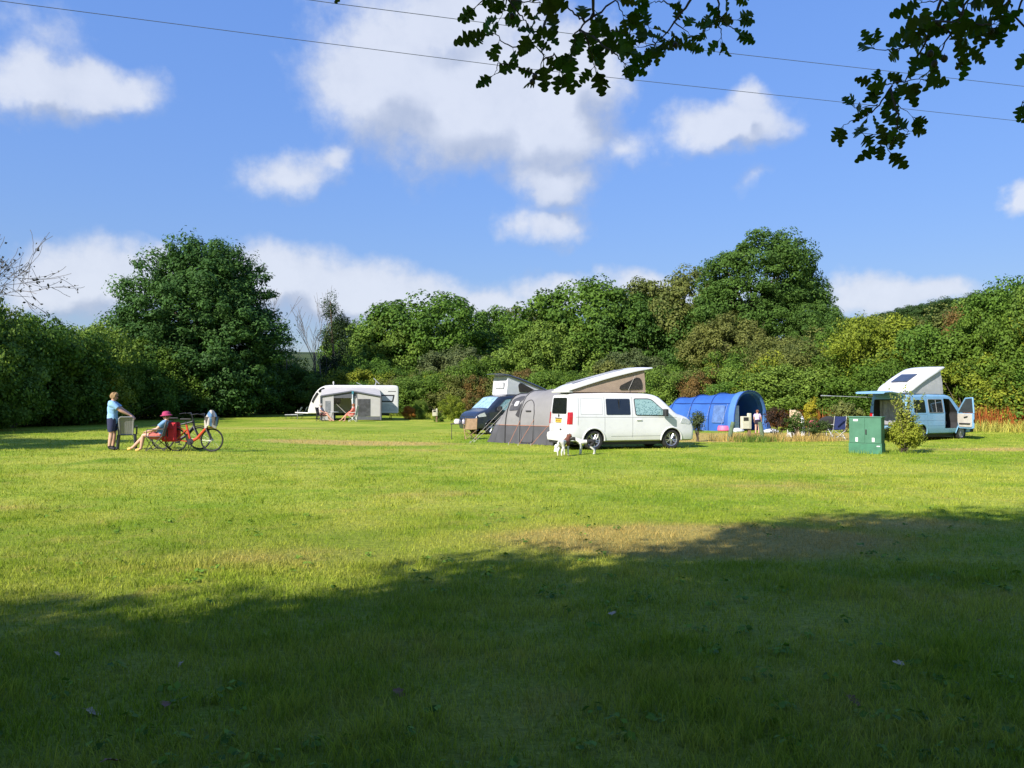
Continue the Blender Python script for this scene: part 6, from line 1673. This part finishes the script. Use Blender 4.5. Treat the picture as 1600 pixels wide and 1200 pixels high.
# ---- things around the pitch with the blue tent
p = gp(1131, 44.0); mb = MB(); mb.lathe([(.30, 0), (.36, .05), (.34, .22), (.30, .30), (.26, .30), (.28, .1), (.004, .08)], 20); o = mb.build('paddling_tub', mat('tub_pink', (.72, .13, .26), .5), None, smooth=True); o.location = p; tag(o, 'pink tub beside the blue tent door', 'tub')
for k, (px, Y, s, c_, lab) in enumerate([(1152, 42.8, (.7, .4, .22), (.50, .52, .56), 'pale crumpled bedding heap in front of the blue tent'), (1205, 42.0, (.8, .5, .20), (.55, .58, .60), 'pale grey cloth heap behind the dark berry bush'), (1197, 42.6, (.42, .4, .62), (.03, .09, .28), 'blue bag standing behind the dark berry bush'), (1270, 38.5, (.50, .4, .40), (.62, .10, .17), 'pink bundle seen above the row of small bushes'), (1281, 38.6, (.3, .3, .34), (.16, .12, .24), 'purple bundle next to the pink bundle')]):
    rg_ = np.random.RandomState(k+9); mb = MB(); nu = 14; ph = rg_.rand(3)*6
    mb.loft([[Vector((s[0]/2*r_*math.cos(a)*(1+.18*math.sin(3*a+ph[0])+.08*math.sin(7*a+ph[1])), s[1]/2*r_*math.sin(a)*(1+.15*math.sin(4*a+ph[2])), s[2]*z)) for a in np.linspace(0, 2*PI, nu+1)[:-1]] for z, r_ in ((0, .95), (.3, 1.05), (.6, .9), (.85, .6), (1, .25))])
    o = mb.build('cloth_bundle', cloth(f'bundle_cloth_{k}', c_), None, smooth=True); o.location = gp(px, Y); tag(o, lab, 'bundle')
st_ = thing('camp_stool', 'low stool that carries the pink and purple bundles', 'stool', gp(1275, 38.5), 0)
mb = MB(); mb.box((0, 0, .34), (.9, .45, .03)); mb.build('stool_top', M_FRW, st_)
for x in (-.4, .4):
    for y in (-.18, .18): mb = MB(); mb.tube([(x, y, .33), (x*1.05, y, 0)], .014, 5); mb.build('leg', M_FRW, st_)
for o in bpy.data.objects:
    if o.name.startswith('cloth_bundle') and ('pink' in o['label'] or 'purple' in o['label']): o.location.z += .355
p = gp(1253, 38.0); mb = MB(); mb.lathe([(.12, 0), (.13, .3), (.10, .45), (.07, .62), (.10, .74), (.05, .9), (.005, .94)], 14); o = mb.build('gas_bottle', mat('bottle_white', (.70, .72, .75), .5), None, smooth=True); o.location = p; tag(o, 'tall white container behind the small bushes', 'container')
p = gp(1236, 36.5); mb = MB(); mb.box((0, 0, .22), (.34, .30, .44), None, 0, .8); o = mb.build('water_carrier', mat('carrier_white', (.6, .6, .6), .5), None, bevel=.05); o.location = p; o.rotation_euler = (0, 0, .4); tag(o, 'white water carrier under the small green bush', 'container')
# rounded straw hood and a dark round chair back
p = gp(1237, 38.4); t = thing('straw_hood', 'rounded straw-coloured woven hood behind the small bushes', 'hood', p, R(-20))
mb = MB(); mb.loft([[Vector((x, .42*math.cos(a)*k, 1.0*abs(math.sin(a))**.7*k*1.22)) for a in np.linspace(0, PI, 17)] for x, k in ((-.05, 1.0), (.15, 1.02), (.38, .93), (.55, .7), (.62, .3))], closed=False, cap=False); mb.build('hood_shell', mat('straw', (.50, .37, .22), .9, var=.35, scale=30, bump=.6, bscale=40), t, smooth=True, solid=.03)
mb = MB(); mb.tube([Vector((-.06, .42*math.cos(a), 1.22*abs(math.sin(a))**.7)) for a in np.linspace(0, PI, 17)], .04, 6); mb.build('hood_rim', mat('straw_rim', (.56, .42, .27), .9, var=.3, scale=30, bump=.6), t, smooth=True)
p = gp(1294, 37.0); t = thing('moon_chair', 'black round folding chair behind the navy camp chair', 'chair', p, R(70))
mb = MB(); mb.ball((0, 0, .62), (.18, .46, .40), 18, 10, Euler((0, -.6, 0)).to_matrix()); mb.build('round_seat', cloth('moon_black', (.02, .02, .025)), t, smooth=True)
for a in (.6, 2.5, 3.8, 5.6): mb = MB(); mb.tube([(.1*math.cos(a), .1*math.sin(a), .35), (.3*math.cos(a), .3*math.sin(a), 0)], .014, 5); mb.build('leg', M_FRB, t)
p = gp(1354, 36.8); o = MB().box((0, 0, .62), (.05, .62, .72)).build('picnic_board', cloth('check_red', (.40, .17, .14)), None, bevel=.01); o.location = p+Vector((0, 0, -.2)); o.rotation_euler = (0, .12, R(80)); tag(o, 'red checked windbreak board beside the open tailgate', 'windbreak')

# ------------------------------------------------------------------ small planted bushes, tall grass, stalks
def small_bush(label, px, Y, lobes, color, seed, n=58, leafs=48, leaf=.06, rc=(.08, .2), stem_h=.5, name='small_bush', spray=.6):
    t = thing(name, label, 'bush', gp(px, Y))
    c_, cs_ = crown_mesh('bush_foliage', seed, lobes, n, leafs, rc, leaf, .8, .45, spray=spray, zmin=.05)
    link('foliage', c_, t).color = color+(1,)
    mb = MB(); rg_ = np.random.RandomState(seed)
    for q in pick(cs_, 12, seed): mb.tube([(rg_.normal()*.03, rg_.normal()*.03, -.05), (q[0]*.45, q[1]*.45, q[2]*.5), tuple(q)], [.016, .011, .004], 5)
    mb.build('stems', M_BARK, t, smooth=True); return t
small_bush('dark purplish bush beside the leaning green post', 1212, 33.9, [(0, 0, .95, .45, .4, .42), (.25, 0, .65, .35, .3, .3), (-.2, 0, 1.1, .25, .25, .2)], (.055, .035, .03), 301)
small_bush('small green bush in front of the straw hood', 1240, 33.8, [(0, 0, .85, .38, .35, .42), (.1, 0, .55, .45, .35, .28)], (.07, .125, .03), 302)
small_bush('spreading dark green bush between the straw hood and navy chair', 1272, 33.6, [(0, 0, .62, .55, .4, .25), (.35, 0, .6, .35, .3, .18), (-.1, 0, .5, .3, .3, .25)], (.055, .09, .03), 303)
small_bush('small yellow flowering shrub behind the white container', 1265, 40.5, [(0, 0, .95, .35, .35, .6), (.1, 0, 1.5, .2, .2, .3)], (.30, .28, .03), 304, leaf=.07)
small_bush('thin dark sapling bush at the white campervan nose', 1090, 33.0, [(0, 0, .75, .25, .25, .28), (0, 0, 1.0, .15, .15, .2)], (.075, .10, .05), 305, 45)
small_bush('pale leafy bush behind the black round chair', 1318, 41.5, [(0, 0, .9, .7, .6, .7), (.5, 0, .8, .5, .5, .5)], (.17, .19, .07), 306, 90, 70, .09)
fb = small_bush('yellow green leafy bush with tall whippy shoots beside the cabinet', 1411, 25.9, [(0, 0, .58, .50, .46, .44), (.12, 0, .95, .32, .32, .3), (-.28, 0, .7, .26, .26, .3), (.34, 0, .55, .25, .25, .25)], (.20, .24, .035), 307, 150, 85, .055, (.08, .2), name='leafy_bush')
rg_ = np.random.RandomState(12)
mb = MB(); lp, ln_ = [], []
for k in range(24):
    a = rg_.rand()*2*PI; r0 = .25*rg_.rand(); H_ = 1.2+1.15*rg_.rand()
    x0, y0 = r0*math.cos(a), r0*math.sin(a); dx_, dy_ = rg_.normal()*.18, rg_.normal()*.18
    pts = [Vector((x0+dx_*t_**1.5*1.3, y0+dy_*t_**1.5, H_*t_)) for t_ in np.linspace(0, 1, 7)]
    mb.tube(pts, [.012*(1-.8*t_) for t_ in np.linspace(0, 1, 7)], 4)
    for q in range(70):
        t_ = .25+.75*rg_.rand(); i = min(5, int(t_*6)); pt = pts[i].lerp(pts[i+1], t_*6-i); lp.append(pt+Vector(rg_.normal(size=3))*.035); ln_.append(rg_.normal(size=3)+np.array([0, -.3, .5]))
sh = mb.build('shoots', M_BARK, fb, smooth=True)
V, Q = leaf_quads(np.array([tuple(v) for v in lp]), np.array(ln_), .045+.05*rg_.rand(len(lp)), .6, rg_); me = np_mesh('shoot_leaves', V, Q, [M_LEAF]); face_attr(me, 'tone', rg_.rand(len(lp))); link('shoot_leaves', me, fb).color = (.20, .24, .06, 1)

def tall_stuff(name, label, n, sampler, h, wd, color, lean=(.05, .35), seed=1, tops=None, cat='grass'):
    rg_ = np.random.RandomState(seed); x, y = sampler(rg_, n)
    hh = h[0]+(h[1]-h[0])*rg_.rand(n)
    v, f, m_ = blades(x, y, hh, wd*(.6+.8*rg_.rand(n)), lean[0]+(lean[1]-lean[0])*rg_.rand(n), rg_, 2)
    tn = np.repeat(rg_.rand(n), 3)
    me = np_mesh(name, v, f, [M_LEAF]); face_attr(me, 'tone', tn)
    o = link(name, me); o.color = color+(1,); tag(o, label, cat, kind='stuff'); return o
def strip(px0, px1, Y0, Y1):
    def f(rg_, n):
        t_ = rg_.rand(n); Y = Y0+(Y1-Y0)*t_+rg_.normal(size=n)*.35; px = px0+(px1-px0)*t_; return (px-800)/F*Y+rg_.normal(size=n)*.3, Y
    return f
def along_hedge(x0, x1, dy0, dy1):
    def f(rg_, n):
        x = x0+(x1-x0)*rg_.rand(n); return x, np.interp(x, HEDGE_X, HEDGE_Y)-dy0-(dy1-dy0)*rg_.rand(n)
    return f
tall_stuff('dock_stalks', 'rust red dock stalks along the foot of the bank', 5200, along_hedge(21.5, 33, 1.6, 4.2), (.7, 1.45), .035, (.30, .105, .04), (.03, .22), 3, cat='stalks')
tall_stuff('dock_stalks', 'rust red stalks along the hedge behind the camp chairs', 3600, along_hedge(12, 21.5, 1.2, 3.2), (.6, 1.3), .04, (.27, .11, .04), (.03, .25), 4, cat='stalks')
tall_stuff('long_grass', 'pale long grass in front of the rust red stalks', 5200, along_hedge(21, 33, 3.6, 6.0), (.25, .75), .022, (.36, .36, .10), (.15, .6), 5)
tall_stuff('long_grass', 'yellow green long grass along the hedge foot by the hook-up box', 5000, along_hedge(-9, 4, 1.2, 3.6), (.2, .6), .03, (.26, .31, .06), (.1, .6), 6)
tall_stuff('long_grass', 'long grass along the hedge foot behind the caravan', 3000, along_hedge(-20, -9, 1.0, 2.4), (.15, .5), .03, (.18, .23, .05), (.1, .6), 7)
tall_stuff('long_grass', 'dry straw-coloured grass round the small planted bushes', 1900, strip(1120, 1300, 33.7, 33.4), (.12, .45), .012, (.42, .32, .13), (.1, .7), 8)
tall_stuff('long_grass', 'green weeds round the leaning posts', 900, strip(1160, 1200, 33.2, 33.3), (.1, .34), .022, (.12, .19, .04), (.1, .7), 9)
tall_stuff('long_grass', 'grass grown long round the cabinet foot', 900, strip(1320, 1425, 25.85, 25.7), (.05, .16), .010, (.20, .28, .045), (.1, .7), 10)
# broad-leaved weeds in the turf close by
rg_ = np.random.RandomState(33); P_, N_, L_ = [], [], []
for k in range(420):
    yy_ = 3.2+9*rg_.rand()**1.3; xx_ = (rg_.rand()*2-1)*(.68*yy_)
    if vnoise(np.array([xx_]), np.array([yy_]), 1.6, 51)[0] < .47: continue
    zz_ = g(xx_, yy_)
    for q in range(rg_.randint(5, 10)):
        a = rg_.rand()*2*PI; r_ = .015+.05*rg_.rand()
        P_.append((xx_+r_*math.cos(a), yy_+r_*math.sin(a), zz_+.018+.03*rg_.rand())); N_.append((.5*math.cos(a), .5*math.sin(a), 1.0)); L_.append(.03+.03*rg_.rand())
V, Q = leaf_quads(np.array(P_), np.array(N_)+rg_.normal(size=(len(P_), 3))*.25, np.array(L_), .7, rg_)
me = np_mesh('weeds', V, Q, [M_LEAF]); face_attr(me, 'tone', rg_.rand(len(P_))); o = link('weeds', me); o.color = (.115, .21, .035, 1); tag(o, 'small broad-leaved weeds in the shaded turf', 'weeds', kind='stuff')
# fallen leaves lying on the shaded lawn
M_DEAD = mat('dead_leaf', (.17, .085, .04), .8, var=.3, scale=30); M_PALE = mat('pale_leaf', (.38, .30, .20), .8, var=.3, scale=30)
for k, (px, py, s, pale) in enumerate([(138, 1113, .09, 1), (262, 1112, .09, 0), (200, 1194, .10, 0), (615, 1080, .10, 0), (955, 965, .10, 1), (1412, 1045, .09, 1), (1318, 1090, .10, 0), (1525, 975, .06, 0), (98, 1030, .06, 1), (290, 1038, .05, 1)]):
    Y = CAM_H*F/(py-HZ); x = (px-800)/F*Y
    o = link('fallen_leaf', LEAVES[k % 6].copy()); o.data.materials.clear(); o.data.materials.append(M_PALE if pale else M_DEAD)
    o.location = (x, Y, g(x, Y)+.035); o.rotation_euler = (.3*math.sin(k), .4*math.cos(2*k), k*1.9); o.scale = (s,)*3
    tag(o, 'pale dry leaf lying on the shaded grass' if pale else 'brown fallen leaf lying on the shaded grass', 'leaf', 'pale leaves on the lawn' if pale else 'brown leaves on the lawn')
